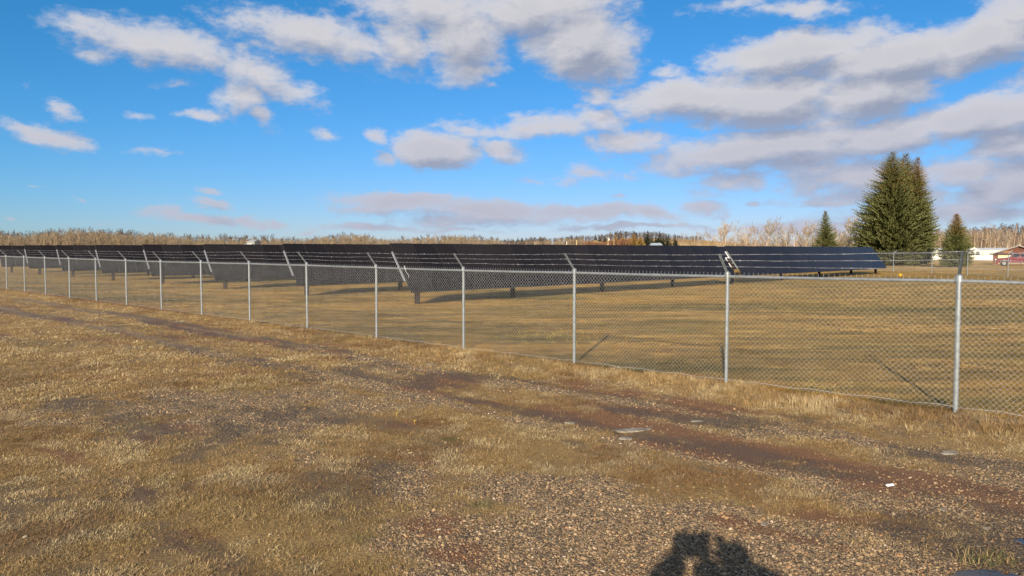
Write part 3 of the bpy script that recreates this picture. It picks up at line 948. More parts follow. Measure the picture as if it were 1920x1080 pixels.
def spruce_meshes(seed, H, Rb, dens=1.0, mat='spruce', cone_top=0.0, gap=0.03, spray=1.0, power=0.85, lean=0.0):
    rnd = random.Random(seed)
    tr = MB()
    tr.tube([(0, 0, -0.3), (lean * .3, 0, H * .4), (lean, 0, H * .97)], [H * .018, H * .011, 0.02], 8)
    V, Fc, Sh = [], [], []

    def tri(a, b, c, d, s, tpc):
        o = len(V)
        V.extend([a, b, c, d]); Fc.append((o, o + 1, o + 2, o + 3)); Sh.extend([(s, tpc, 0, 1)] * 4)
    z = H * gap
    while z < H * 0.985:
        u = z / H
        prof = min(1.0, 1.30 * (1 - u) ** power) * (0.75 + .25 * sm(0.0, 0.14, np.float64(u)))
        L0 = Rb * max(float(prof), 0.015)
        nb = max(3, int(dens * (4 + 8 * (1 - u))))
        for q in range(nb):
            az = rnd.uniform(0, 2 * PI)
            L = L0 * rnd.choice((.62, .8, .95, 1.05, 1.18)) * rnd.uniform(.93, 1.07) + 0.04
            bs = rnd.random()
            zz = z + rnd.uniform(-.3, .3) * H * .03
            droop = rnd.uniform(0.02, 0.34) * (1 - u) - 0.32 * u
            ax = Vector((math.cos(az), math.sin(az), 0)); sd_ = Vector((-ax.y, ax.x, 0))
            ns = max(5, int(L / (0.105 * spray)))
            up = 0.12 + 0.22 * rnd.random()
            for s_ in range(ns):
                f = (s_ + rnd.random()) / ns
                if f < 0.08: continue
                c = ax * (L * f) + Vector((lean * u, 0, zz - droop * L * f + up * L * f ** 3 * 0.62))
                tan = (ax + Vector((0, 0, -droop + up * 1.86 * f * f))).normalized()
                # twigs swept forward on both sides of the bough, with a drooping skirt beneath
                for side in (-1, 1):
                    ln = (0.30 * L * (1 - f) * 0.55 + 0.17) * spray * rnd.uniform(.7, 1.15) * (0.5 + 0.6 * (1 - u))
                    dr = (tan * rnd.uniform(.7, 1.1) + sd_ * side * rnd.uniform(.35, .85) + Vector((0, 0, rnd.uniform(-.22, .16)))).normalized()
                    wv = dr.cross(Vector((rnd.uniform(-.6, .6), rnd.uniform(-.6, .6), 1))).normalized() * min(ln * .17, .075 * spray) * rnd.uniform(.8, 1.3)
                    mid = c + dr * ln * .45
                    tpc = 1.0 if rnd.random() < cone_top * max(0, (u - .55) / .45) ** 0.7 else 0.0
                    tri(c, mid + wv, c + dr * ln, mid - wv, .65 * bs + .35 * rnd.random(), tpc)
                    if rnd.random() < 0.6:
                        hv = Vector((rnd.uniform(-.25, .25), rnd.uniform(-.25, .25), -1)).normalized() * ln * rnd.uniform(.3, .6)
                        w2 = dr * ln * .30
                        tri(mid - w2, mid + hv * .3 + w2 * .3, mid + w2, mid + hv - w2 * .2, .5 * bs + .2 * rnd.random(), tpc)
        z += H * (0.020 + 0.012 * (1 - u)) / max(dens, .4) * 0.9
    co = np.array([tuple(v) for v in V])
    me = fast_mesh('crown', co, np.array(Fc), [M[mat]])
    attr(me, 'shade', Sh, 'FLOAT_COLOR')
    return tr.mesh('trunk', [M['spruce_bark']], True), me


def at_px(px, dist):
    x = (px - 960) / F_PX * dist
    return x, dist, hz(x, dist)


def z_of(py, dist):
    return CAM_H + ((540 - py) / F_PX - math.tan(PITCH)) / (1 + ((540 - py) / F_PX) * math.tan(PITCH)) * dist


def conifer(px, dist, ytop, Rpx, seed, label, name='spruce_tree', group=None, **kw):
    x, y, z = at_px(px, dist)
    H = z_of(ytop, dist) - z
    Rb = Rpx / F_PX * dist
    t_, c_ = spruce_meshes(seed, H, Rb, **kw)
    root = thing(name, (x, y, z), random.uniform(0, 6), label, 'tree', group)
    put('trunk', t_, WM[root.name], root); put('crown', c_, WM[root.name], root)
    return root


conifer(1672, 106, 284, 64, 3, 'tallest spruce, left of the clump of big spruces right of the panels', dens=2.6, cone_top=.25, power=.70, lean=0.3, gap=.045, spray=1.3)
conifer(1693, 108, 287, 48, 5, 'big spruce in the middle of the clump of three, brown cones at its top', dens=2.5, cone_top=.4, power=.64, gap=.045, spray=1.3)
conifer(1715, 105, 295, 34, 8, 'right hand spruce of the big clump, thick with brown cones near the top', dens=2.5, cone_top=.6, power=.58, gap=.05, spray=1.2)
conifer(1546, 128, 395, 25, 12, 'single small spruce standing among the bare aspens behind the panels', dens=1.9, cone_top=.1, power=.85, spray=1.3)
conifer(1791, 92, 402, 27, 15, 'small round spruce with orange brown cones in front of the white trailer', dens=2.2, cone_top=.8, power=.70, gap=.06, spray=1.1)


def aspen_mesh(seed, H, twig='aspen_twig', bark='aspen_bark', spread=0.30, levels=3, twr=0.012, dens=1.0, sides=3, forks=1):
    """bare aspen: trunk mesh and branch mesh"""
    rnd = random.Random(seed)
    tr, br = MB(), MB()

    def grow(mb, p, d, L, r, lvl):
        n = 4 if lvl == 0 else 3
        pts, rs = [p], [r]
        for i in range(n):
            d = (d + Vector((rnd.uniform(-1, 1), rnd.uniform(-1, 1), rnd.uniform(-.2, .7))) * (0.09 if lvl == 0 else 0.24)).normalized()
            p = p + d * (L / n)
            pts.append(p); rs.append(max(r * (1 - .85 * (i + 1) / n), twr * .55))
        mb.tube(pts, rs, 5 if lvl == 0 else sides, cap=False)
        if lvl >= levels: return
        nb = int((11 if lvl == 0 else 6) * dens * rnd.uniform(.8, 1.2))
        for q in range(nb):
            f = rnd.uniform(.30 if lvl == 0 else .18, 1.0)
            i = min(int(f * n), n - 1)
            c = pts[i].lerp(pts[i + 1], f * n - i)
            az = rnd.uniform(0, 2 * PI)
            k = rnd.uniform(.45, 1.0)
            nd = (d * rnd.uniform(.7, 1.2) + Vector((math.cos(az), math.sin(az), 0.25)) * k).normalized() if lvl else \
                Vector((math.cos(az) * k, math.sin(az) * k, rnd.uniform(.7, 1.3))).normalized()
            grow(br, c, nd, L * rnd.uniform(.24, .42) * (1.25 - .5 * f) * (spread / .30 if lvl == 0 else 1.25), max(r * (1 - .8 * f) * .55, twr), lvl + 1)
    for q in range(forks):
        grow(tr, Vector((rnd.uniform(-.2, .2) * q, rnd.uniform(-.2, .2) * q, -.2)), Vector((rnd.uniform(-.22, .22) * (forks > 1), rnd.uniform(-.2, .2) * (forks > 1), 1)).normalized(),
             H * rnd.uniform(.8, .92), H * .015, 0)
    return tr.mesh('trunk', [M[bark]], True), br.mesh('branches', [M[twig]])


def joined(seed, H, **kw):
    """trunk and branches of a far tree as one mesh (for masses of trees)"""
    a, b = aspen_mesh(seed, H, **kw)
    mb = MB()
    for me, mi in ((a, 0), (b, 1)):
        mb.add([v.co for v in me.vertices], [tuple(p.vertices) for p in me.polygons], mi)
    out = mb.mesh('aspen', [a.materials[0], b.materials[0]])
    bpy.data.meshes.remove(a); bpy.data.meshes.remove(b)
    return out


# individual bare aspens behind the right half of the nearest row
protos = []
for q in range(6):
    t_, b_ = aspen_mesh(100 + q, 9.0, twig='aspen_twig_pale' if q % 2 else 'aspen_twig', spread=.36 if q % 2 else .30, twr=.021, forks=1 + (q % 3 == 2), dens=1.05)
    protos.append((t_, b_))
ASP = [(1294, 436, 150), (1316, 432, 146), (1330, 428, 140), (1345, 424, 138), (1362, 421, 132), (1378, 424, 142), (1392, 426, 136), (1404, 420, 131), (1418, 417, 134), (1431, 420, 127),
       (1444, 417, 136), (1455, 418, 129), (1466, 421, 138), (1478, 417, 131), (1491, 419, 126), (1503, 423, 137), (1514, 425, 130), (1526, 424, 141), (1533, 424, 128), (1560, 425, 139),
       (1571, 421, 131), (1583, 417, 128), (1594, 414, 137), (1604, 412, 130), (1614, 420, 140), (1262, 446, 170), (1277, 444, 160)]
spots = ['behind the middle of the nearest panel row', 'left of the single small spruce', 'between the small spruce and the big spruce clump']
ORD = ['first', 'second', 'third', 'fourth', 'fifth', 'sixth', 'seventh', 'eighth', 'ninth', 'tenth', 'eleventh', 'twelfth', 'thirteenth']
cnt = {}
for i, (px, yt, dd) in enumerate(sorted(ASP)):
    x, y, z = at_px(px, dd)
    H = z_of(yt, dd) - z
    where = spots[0] if px < 1420 else spots[1] if px < 1546 else spots[2]
    t_, b_ = protos[i % 6]
    root = thing('aspen_tree', (x, y, z), i * 2.1, ORD[cnt.setdefault(where, 0)] + ' bare pale aspen from the left ' + where, 'tree', 'bare aspens ' + where)
    cnt[where] += 1
    s_ = Matrix.Scale(H / 9.0, 4)
    put('trunk', t_, WM[root.name] @ s_, root); put('branches', b_, WM[root.name] @ s_, root)

# individual bare trees at the right, between trailers and house
for i, (px, yt, dd, lab) in enumerate([(1862, 428, 150, 'bare tree with white trunk behind the white trailer'), (1873, 432, 148, 'bare leaning aspen left of the brown house'),
                                       (1884, 436, 146, 'forked bare aspen behind the roof of the brown house'), (1836, 434, 175, 'bare tree behind the middle of the white trailer'),
                                       (1893, 430, 152, 'bare tree beside the leaning utility pole')]):
    x, y, z = at_px(px, dd + 75)
    H = z_of(yt, dd + 75) - z
    t_, b_ = protos[(i * 2 + 1) % 6]
    root = thing('aspen_tree', (x, y, z), i * 1.3, lab, 'tree')
    s_ = Matrix.Scale(H / 9.0, 4)
    put('trunk', t_, WM[root.name] @ s_, root); put('branches', b_, WM[root.name] @ s_, root)

# masses of trees
far_t = [joined(200 + q, 9.0, twig='far_aspen', bark='far_aspen', levels=2, twr=.026, dens=1.5, spread=.14, forks=1 + q % 2) for q in range(5)]
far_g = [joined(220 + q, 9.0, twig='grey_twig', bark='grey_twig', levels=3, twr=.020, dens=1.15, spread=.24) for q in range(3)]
mid_t = [joined(240 + q, 9.0, twig='aspen_twig', bark='aspen_bark', levels=3, twr=.016, dens=.85, spread=.22) for q in range(4)]
red_t = [joined(260 + q, 9.0, twig='red_twig', bark='red_twig', levels=3, twr=.03, dens=1.0, spread=.3) for q in range(2)]


def interp(px, pts):
    return np.interp(px, [p[0] for p in pts], [p[1] for p in pts])


def wood(name, label, n, x0, x1, prof, d0, d1, templ, seed, hj=(.8, 1.05), wj=1.0):
    r_ = np.random.default_rng(seed)
    px = r_.uniform(x0, x1, n); dd = r_.uniform(d0, d1, n)
    x = (px - 960) / F_PX * dd
    z = height(x, dd)
    yt = interp(px, prof) + 5 * (fbm(px, px * 0, 0.03, 3, seed) - .5) * 2
    H = (CAM_H + ((540 - yt) / F_PX - math.tan(PITCH)) * dd - z) * r_.uniform(hj[0], hj[1], n)
    H = np.maximum(H, 1.5)
    s = H / 9.0
    scl = np.c_[s * wj, s * wj, s]
    rot = np.c_[r_.normal(0, .05, n), r_.normal(0, .05, n), r_.uniform(0, 6.28, n)]
    scatter(name, np.c_[x, dd, z], rot, scl, r_.integers(0, len(templ), n), templ, None, label)


PROF_L = [(-400, 432), (0, 432), (60, 430), (100, 427), (150, 424), (200, 427), (260, 432), (330, 437), (400, 438), (480, 441), (560, 443), (620, 438), (650, 431), (690, 436),
          (730, 442), (780, 440), (850, 436), (900, 440), (950, 446), (1000, 446)]
wood('far_aspen_wood', 'far off tan aspen wood along the horizon behind the panel rows', 2300, -420, 960, [(a, b + 3) for a, b in PROF_L], 235, 275, far_t, 1)
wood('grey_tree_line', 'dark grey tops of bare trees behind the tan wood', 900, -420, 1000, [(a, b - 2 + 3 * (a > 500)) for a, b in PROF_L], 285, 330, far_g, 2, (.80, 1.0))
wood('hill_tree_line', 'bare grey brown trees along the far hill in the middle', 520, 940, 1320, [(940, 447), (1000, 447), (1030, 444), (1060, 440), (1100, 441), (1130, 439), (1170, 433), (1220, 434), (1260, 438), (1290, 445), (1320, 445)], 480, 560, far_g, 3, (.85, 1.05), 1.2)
wood('hill_aspen_wood', 'pale aspens at the foot of the far hill', 170, 955, 1100, [(955, 449), (1040, 446), (1060, 443), (1090, 443), (1110, 450)], 400, 440, far_t, 4, (.85, 1.0), 1.2)
wood('hill_red_shrubs', 'reddish brown shrubs on the far hill slope', 120, 1080, 1180, [(1080, 455), (1130, 452), (1150, 449), (1180, 448)], 380, 430, red_t, 5, (.7, 1.0), 2.0)
wood('aspen_thicket', 'thicket of thin tan aspen stems behind the single small spruce', 300, 1345, 1625, [(1345, 446), (1380, 440), (1420, 438), (1500, 440), (1560, 436), (1625, 428)], 142, 165, mid_t, 6, (.75, 1.05))
wood('right_bare_wood', 'dense brown bare wood behind the trailers and the brown house', 520, 1735, 2350, [(1735, 432), (1800, 428), (1850, 424), (1920, 425), (2350, 420)], 235, 285, mid_t, 7, (.8, 1.06), 1.3)
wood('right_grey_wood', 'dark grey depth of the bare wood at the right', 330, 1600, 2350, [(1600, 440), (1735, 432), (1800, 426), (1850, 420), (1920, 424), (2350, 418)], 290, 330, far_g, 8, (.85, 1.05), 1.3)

# golden and dark conifers by the far pale field
GOLD = [(1154, 440, 400), (1168, 441, 396), (1180, 444, 390), (1188, 438, 402), (1200, 442, 388)]
gp = [spruce_meshes(40 + q, 8.0, 3.0, dens=.9, mat='golden', spray=2.6, power=.9, cone_top=.3) for q in range(2)]
dp = [spruce_meshes(50 + q, 8.0, 2.3, dens=.8, mat='darkpine', spray=2.4, power=.95) for q in range(2)]
glabel = ['leftmost orange tinged conifer beside the two far utility poles', 'golden brown conifer second from the left of the far clump', 'low golden conifer in the middle of the far clump',
          'tallest golden brown conifer of the far clump', 'olive and gold conifer at the right end of the far clump']
for i, (px, yt, dd) in enumerate(GOLD):
    x, y, z = at_px(px, dd); s_ = Matrix.Scale((z_of(yt, dd) - z) / 8.0, 4)
    root = thing('golden_conifer', (x, y, z), i, glabel[i], 'tree', 'golden conifers by the far field')
    put('trunk', gp[i % 2][0], WM[root.name] @ s_, root); put('crown', gp[i % 2][1], WM[root.name] @ s_, root)
DARK = [(1214, 432, 420, 'dark conifer directly right of the far golden clump'), (1236, 434, 420, 'dark conifer beside the farm roof on the far hill'), (1253, 438, 410, 'low green pine over the far pale field'),
        (1265, 439, 400, 'dark round conifer at the right end of the far field'), (1222, 441, 410, 'short green conifer in the middle of the far trees'), (1230, 442, 405, 'short dark green conifer left of the farm roof'),
        (1189, 433, 440, 'dark pointed conifer behind the golden clump'), (1243, 441, 408, 'small dark conifer right of the farm roof')]
for i, (px, yt, dd, lb) in enumerate(DARK):
    x, y, z = at_px(px, dd); s_ = Matrix.Scale((z_of(yt, dd) - z) / 8.0, 4)
    root = thing('dark_conifer', (x, y, z), i, lb, 'tree', 'dark conifers by the far field')
    put('trunk', dp[i % 2][0], WM[root.name] @ s_, root); put('crown', dp[i % 2][1], WM[root.name] @ s_, root)
for i, (px, yt, dd, lb) in enumerate([(1340, 436, 150, 'slim olive conifer at the left edge of the bare aspens'), (1353, 447, 152, 'short olive conifer among the bare aspens')]):
    pass
r_ = np.random.default_rng(77)
n = 62
px = np.concatenate([r_.uniform(966, 1000, 22), r_.uniform(1012, 1024, 10), r_.uniform(1060, 1086, 14), r_.uniform(1100, 1330, 16)])
dd = r_.uniform(500, 570, n); x = (px - 960) / F_PX * dd; z = height(x, dd)
yt = np.where(px < 1030, 447, np.where(px < 1090, 443, 441)) + r_.uniform(-3, 4, n)
H = CAM_H + ((540 - yt) / F_PX - math.tan(PITCH)) * dd - z
scatter('far_conifer_belt', np.c_[x, dd, z], np.c_[np.zeros(n), np.zeros(n), r_.uniform(0, 6, n)], np.maximum(H, 2) / 8.0, r_.integers(0, 2, n),
        [d_[1] for d_ in dp], None, 'dark conifer tips along the far hill crest')

# ------------------------------------------------------------------ buildings, car, poles
M['trailer'] = plain('white_siding', (0.80, 0.79, 0.72), 0.6, 0, 0.05, 1.0)
M['roof_grey'] = plain('grey_roofing', (0.36, 0.37, 0.36), 0.8, 0, 0.12, 1.0)
M['roof_pale'] = plain('pale_metal_roof', (0.60, 0.61, 0.62), 0.5, .2, 0.08, 1.0)
M['glass_dark'] = plain('dark_window_glass', (0.03, 0.035, 0.04), 0.08, 0, 0.1, 1.0)
M['trim'] = plain('cream_trim', (0.70, 0.66, 0.50), 0.6, 0, 0.06, 1.0)
M['brown_wall'] = plain('red_brown_cladding', (0.17, 0.062, 0.035), 0.85, 0, 0.22, 1.6)
M['cream'] = plain('cream_panelling', (0.72, 0.62, 0.34), 0.6, 0, 0.1, 1.2)
M['shingle'] = plain('weathered_shingle', (0.30, 0.27, 0.24), 0.9, 0, 0.15, 2.0)
M['pole'] = plain('weathered_pole_wood', (0.27, 0.20, 0.145), 0.9, 0, 0.18, 2.5)
M['pole_pale'] = plain('pale_pole_wood', (0.55, 0.42, 0.22), 0.9, 0, 0.1, 2.5)  # paler, yellower wood tone for the far poles
M['maroon'] = plain('maroon_car_paint', (0.16, 0.012, 0.022), 0.22, 0.15, 0.06, 1.0)
M['tyre'] = plain('tyre_rubber', (0.02, 0.02, 0.02), 0.85, 0, 0.1, 6.0)
M['rim'] = plain('alloy_rim', (0.22, 0.22, 0.22), 0.35, 0.7, 0.1, 6.0)
M['bumper'] = plain('pale_trim_plastic', (0.20, 0.19, 0.18), 0.5, 0, 0.1, 6.0)
M['stone'] = plain('pale_limestone', (0.31, 0.27, 0.21), 0.95, 0, 0.25, 14.0, 0.8)
M['litter'] = plain('white_plastic', (0.85, 0.85, 0.85), 0.4, 0, 0.02, 4.0)


def trailer(px0, px1, dist, ytop, ybot, label, arched):
    x0, _, z0 = at_px(px0, dist); x1, _, _ = at_px(px1, dist)
    zb, zt = z_of(ybot, dist), z_of(ytop, dist)
    L_, Hh = x1 - x0, zt - zb
    base = min(zb, hz(x0, dist))
    root = thing('mobile_home', (x0, dist, base), 0, label, 'mobile home')
    bd = math.atan2(x0, dist); L_ *= math.cos(bd)
    Mx = Matrix.Translation((x0, dist, zb)) @ Matrix.Rotation(-bd, 4, 'Z')
    wl = MB(); wl.box((L_ / 2, 2.2, Hh * .40 - (zb - base) / 2), (L_, 4.4, Hh * .80 + (zb - base)))
    put('wall', wl.mesh('wall', [M['trailer']]), Mx, root)
    sk = MB(); sk.box((L_ / 2, -0.03, Hh * .10), (L_, .05, Hh * .20)); put('skirting', sk.mesh('skirting', [M['trailer']]), Mx, root)
    st = MB(); st.box((L_ / 2, -0.035, Hh * .235), (L_, .06, Hh * .05)); put('trim_band', st.mesh('trim_band', [M['trim']]), Mx, root)
    rf = MB()
    e = .25
    z1 = Hh * .80
    rf.add([(-e, -e, z1), (L_ + e, -e, z1), (L_ + e, 2.2, Hh), (-e, 2.2, Hh), (-e, 4.65, z1), (L_ + e, 4.65, z1),
            (-e, -e, z1 + .14), (L_ + e, -e, z1 + .14), (L_ + e, 2.2, Hh + .12), (-e, 2.2, Hh + .12), (-e, 4.65, z1 + .14), (L_ + e, 4.65, z1 + .14)],
           [(6, 7, 8, 9), (9, 8, 11, 10), (0, 1, 7, 6), (5, 4, 10, 11), (3, 2, 1, 0), (4, 5, 2, 3), (0, 6, 9, 3), (3, 9, 10, 4), (1, 2, 8, 7), (2, 5, 11, 8)])
    put('roof', rf.mesh('roof', [M['roof_pale']]), Mx, root)
    if arched:
        gw = L_ * .34
        gb = MB()
        gb.add([(0, -.06, z1 - .05), (gw, -.06, z1 - .05), (gw / 2, -.06, Hh + .25), (0, 2.0, z1 - .05), (gw, 2.0, z1 - .05), (gw / 2, 2.0, Hh + .25)], [(0, 1, 2), (0, 2, 5, 3), (1, 4, 5, 2)])
        put('gable', gb.mesh('gable', [M['trailer']]), Mx, root)
        for cx in (gw * .38, gw * .80):
            w = MB(); r0 = .42
            pts = [(cx - r0, -.09, Hh * .36), (cx + r0, -.09, Hh * .36)] + [(cx + r0 * math.cos(a), -.09, Hh * .58 + r0 * math.sin(a)) for a in np.linspace(0, PI, 9)]
            pb = [(p[0], .02, p[2]) for p in pts]
            nn = len(pts)
            w.add(pts + pb, [tuple(range(nn))] + [(i, i + nn, (i + 1) % nn + nn, (i + 1) % nn) for i in range(nn)])
            wo = put('window', w.mesh('window', [M['glass_dark']]), Mx, root)
            fr = MB(); fr.box((cx, -.10, Hh * .57), (r0 * 2.1, .05, .07)); fr.box((cx, -.10, Hh * .47), (.06, .05, Hh * .22))
            put('frame', fr.mesh('frame', [M['trailer']]), Mx, wo)
        d = MB(); d.box((gw * 1.0 + .6, -.05, Hh * .46), (.5, .08, Hh * .34)); put('door', d.mesh('door', [M['trim']]), Mx, root)
        w = MB(); w.box((L_ * .62, -.05, Hh * .48), (.9, .08, Hh * .18)); wo = put('window', w.mesh('window', [M['trim']]), Mx, root)
        g_ = MB(); g_.box((L_ * .62, -.09, Hh * .48), (.65, .03, Hh * .13)); put('pane', g_.mesh('pane', [M['glass_dark']]), Mx, wo)
    else:
        w = MB(); w.box((L_ * .28, -.04, Hh * .5), (.55, .08, Hh * .2)); put('window', w.mesh('window', [M['glass_dark']]), Mx, root)
        w = MB(); w.box((L_ * .75, -.04, Hh * .5), (.8, .08, Hh * .18)); put('window', w.mesh('window', [M['glass_dark']]), Mx, root)


trailer(1813, 1885, 205, 467, 487.5, 'long white mobile home with two arched windows right of the small spruce', True)
trailer(1746, 1796, 215, 467, 487, 'white mobile home half hidden between the spruces', False)


def brown_house():
    d = 118
    x0, _, _ = at_px(1861, d); base = z_of(496, d)
    gz = min(base, hz(x0, d)) 
    bd = math.atan2(x0, d)
    Mx = Matrix.Translation((x0, d, base)) @ Matrix.Rotation(-bd, 4, 'Z')
    root = thing('brown_house', (x0, d, gz), 0, 'red brown gabled house with cream wall panels at the right edge behind the maroon car', 'house')
    W_ = (1955 - 1861) / F_PX * d * math.cos(bd); He = (496 - 478) / F_PX * d; Hr = (496 - 463) / F_PX * d
    w = MB(); w.box((W_ / 2, 4, He / 2 - .5), (W_, 8, He + 1.0)); put('wall', w.mesh('wall', [M['brown_wall']]), Mx, root)
    g_ = MB(); g_.add([(0, 0, He), (W_, 0, He), (W_ / 2, 0, Hr - .1), (0, 8, He), (W_, 8, He), (W_ / 2, 8, Hr - .1)], [(0, 1, 2), (3, 5, 4)])
    put('gable', g_.mesh('gable', [M['brown_wall']]), Mx, root)
    rf = MB(); e = .45
    sl = (Hr - He) / (W_ / 2)
    A0, B0, C0 = (-e, He - e * sl), (W_ / 2, Hr), (W_ + e, He - e * sl)
    for (p, q) in ((A0, B0), (C0, B0)):
        vs = []
        for yy in (-.5, 8.5):
            for (u, v_) in (p, q):
                vs += [(u, yy, v_), (u, yy, v_ + .16)]
        rf.add(vs, [(1, 3, 7, 5), (0, 4, 6, 2), (0, 2, 3, 1), (4, 5, 7, 6), (0, 1, 5, 4)])
    put('roof', rf.mesh('roof', [M['shingle']]), Mx, root)
    for a, b in ((.68, 3.55), (3.75, 7.0)):
        p = MB(); p.box(((a + b) / 2, -.05, He * .46), (b - a, .09, He * .84)); q = put('garage_door', p.mesh('garage_door', [M['cream']]), Mx, root)
        for k in range(3):
            s_ = MB(); s_.box(((a + b) / 2, -.10, He * (.2 + .22 * k)), (b - a - .1, .03, .04)); put('panel_rib', s_.mesh('panel_rib', [M['trim']]), Mx, q)
    tb = MB(); tb.box((W_ / 2, -.06, He * .93), (W_, .08, .16)); put('trim_board', tb.mesh('trim_board', [M['brown_wall']]), Mx, root)
    sg = MB(); sg.box((3.65, -.12, He * .9), (.62, .12, .36)); put('porch_lamp_board', sg.mesh('porch_lamp_board', [M['trim']]), Mx, root)
    cp = MB(); cp.box((1.9, -.04, He + .35), (1.1, .06, .22)); put('wood_panel', cp.mesh('wood_panel', [plain('fresh_wood', (.42, .19, .07), .8)]), Mx, root)


brown_house()


def suv():
    d = 101
    x0, _, _ = at_px(1866, d); gz = hz(x0 + 2, d)
    root = thing('parked_car', (x0, d, gz), 0, 'maroon four door sport utility car parked in front of the brown house', 'car')
    Mx = Matrix.Translation((x0, d, gz)) @ Matrix.Rotation(-math.atan2(x0, d) + .05, 4, 'Z')
    # profile, nose at the left
    prof = [(0.0, .42), (0.02, .78), (.12, .98), (1.35, 1.12), (1.55, 1.16), (2.15, 1.66), (2.45, 1.76), (4.6, 1.78), (4.95, 1.66), (5.08, 1.05), (5.10, .45)]
    hw = .95
    vs, n = [], len(prof)
    for y_, k in ((-hw, 0), (hw, 0)):
        for (u, v_) in prof:
            ins = .17 * max(0, (v_ - 1.1) / .65)
            vs.append((u, y_ + (ins if y_ < 0 else -ins), v_))
    b = MB(); b.add(vs, [tuple(range(n)), tuple(range(2 * n - 1, n - 1, -1))] + [(i, i + n, (i + 1) % n + n, (i + 1) % n) for i in range(n)])
    me = b.mesh('body', [M['maroon']])
    put('body', me, Mx, root)
    for (a, c) in ((1.72, 2.62), (2.74, 3.72), (3.86, 4.82)):
        w = MB()
        za, zb = 1.18, 1.64
        l = a + (.38 if a < 2 else 0)
        yy = lambda z: -hw - .012 + .17 * max(0, (z - 1.1) / .65)
        w.add([(a, yy(za), za), (c, yy(za), za), (c, yy(zb), zb), (l, yy(zb), zb)], [(0, 1, 2, 3)])
        w.add([(a, -yy(za), za), (c, -yy(za), za), (c, -yy(zb), zb), (l, -yy(zb), zb)], [(3, 2, 1, 0)])
        put('window', w.mesh('window', [M['glass_dark']]), Mx, root)
    ws = MB(); ws.add([(1.58, -.80, 1.185), (1.58, .80, 1.185), (2.10, .70, 1.635), (2.10, -.70, 1.635)], [(3, 2, 1, 0)])
    put('windscreen', ws.mesh('windscreen', [M['glass_dark']]), Mx @ Matrix.Translation((-.02, 0, .02)), root)
    for u in (2.45, 3.55):
        h_ = MB(); h_.box((u, -hw - .02, 1.02), (.16, .04, .05)); put('door_handle', h_.mesh('door_handle', [M['rim']]), Mx, root)
    for u in (.95, 4.1):
        for s_ in (-1, 1):
            t_ = MB(); t_.tube([(u, s_ * .98, .37), (u, s_ * .74, .37)], .37, 18)
            to = put('wheel', t_.mesh('wheel', [M['tyre']]), Mx, root)
            r0 = MB(); r0.tube([(u, s_ * .995, .37), (u, s_ * .98, .37)], .23, 14); put('rim', r0.mesh('rim', [M['rim']]), Mx, to)
            a_ = MB()
            a_.tube([(u + .44 * math.cos(q), s_ * .955, .37 + .44 * math.sin(q)) for q in np.linspace(0, PI, 10)], .05, 5)
            put('wheel_arch', a_.mesh('wheel_arch', [M['bumper']]), Mx, root)
    f_ = MB(); f_.box((-.03, 0, .52), (.16, 1.8, .22)); put('bumper', f_.mesh('bumper', [M['bumper']]), Mx, root)
    f_ = MB(); f_.box((5.12, 0, .55), (.12, 1.8, .22)); put('bumper', f_.mesh('bumper', [M['bumper']]), Mx, root)
    for s_ in (-1, 1):
        l = MB(); l.box((.05, s_ * .75, .86), (.12, .32, .14)); put('headlight', l.mesh('headlight', [M['white_box']]), Mx, root)
        rk = MB(); rk.tube([(2.7, s_ * .6, 1.84), (4.6, s_ * .6, 1.84)], .025, 5); put('roof_rail', rk.mesh('roof_rail', [M['bumper']]), Mx, root)
    sl = MB(); sl.box((2.5, -.97, .42), (2.3, .06, .10)); put('sill', sl.mesh('sill', [M['bumper']]), Mx, root)


suv()


def pole(px, dist, ytop, rad, lean, label, mat='pole', arm=False, shade=False):
    x, y, z = at_px(px, dist)
    H = z_of(ytop, dist) - z
    root = thing('utility_pole', (x, y, z), 0, label, 'utility pole')
    m = MB(); m.tube([(0, 0, -.5), (lean * .5, 0, H * .5), (lean, 0, H)], [rad, rad * .85, rad * .7], 10)
    put('pole_shaft', m.mesh('pole_shaft', [M[mat]]), WM[root.name], root)
    if arm:
        a = MB(); a.box((lean, -.1, H - .35), (.9, .1, .12)); ao = put('crossarm', a.mesh('crossarm', [M[mat]]), WM[root.name], root)
        i_ = MB(); i_.tube([(lean, 0, H), (lean, 0, H + .25)], .09, 6); put('insulator', i_.mesh('insulator', [M['white_box']]), WM[root.name], ao)
        c_ = MB(); c_.tube([(lean + .35, -.2, H - 1.4), (lean + .35, -.2, H - .7)], .22, 8); put('transformer', c_.mesh('transformer', [M['white_box']]), WM[root.name], ao)
    return Vector((x + lean, y, z + H))


a1 = pole(1896, 150, 421, .15, .85, 'leaning brown utility pole behind the brown house')
pole(1140, 330, 445, .16, 0, 'far pale utility pole left of the golden conifers, with a transformer', 'pole_pale', True)
pole(1151, 335, 449, .14, 0, 'second far utility pole, nearest to the golden conifers', 'pole_pale')
pole(1003, 300, 453, .16, 0, 'short pale pole above the middle of the panels', 'pole_pale')
pole(1081, 300, 450, .22, 0, 'thick yellow post in front of the far aspens', 'pole_pale')
pole(1062, 300, 453, .12, .1, 'pale post with white top beside the thick yellow post', 'white_box')

# overhead cable
mb = MB()
xa, ya, za = at_px(1812, 170); xb, yb, zb = at_px(1990, 145)
za, zb = z_of(453, 170), z_of(452, 145)
mb.tube([(xa + (xb - xa) * q / 10, ya + (yb - ya) * q / 10, za + (zb - za) * q / 10 - .35 * math.sin(PI * q / 10)) for q in range(11)], .018, 4)
tag(put('overhead_cable', mb.mesh('overhead_cable', [M['barb']])), 'thin overhead cable strung in front of the bare wood at the right', 'cable')


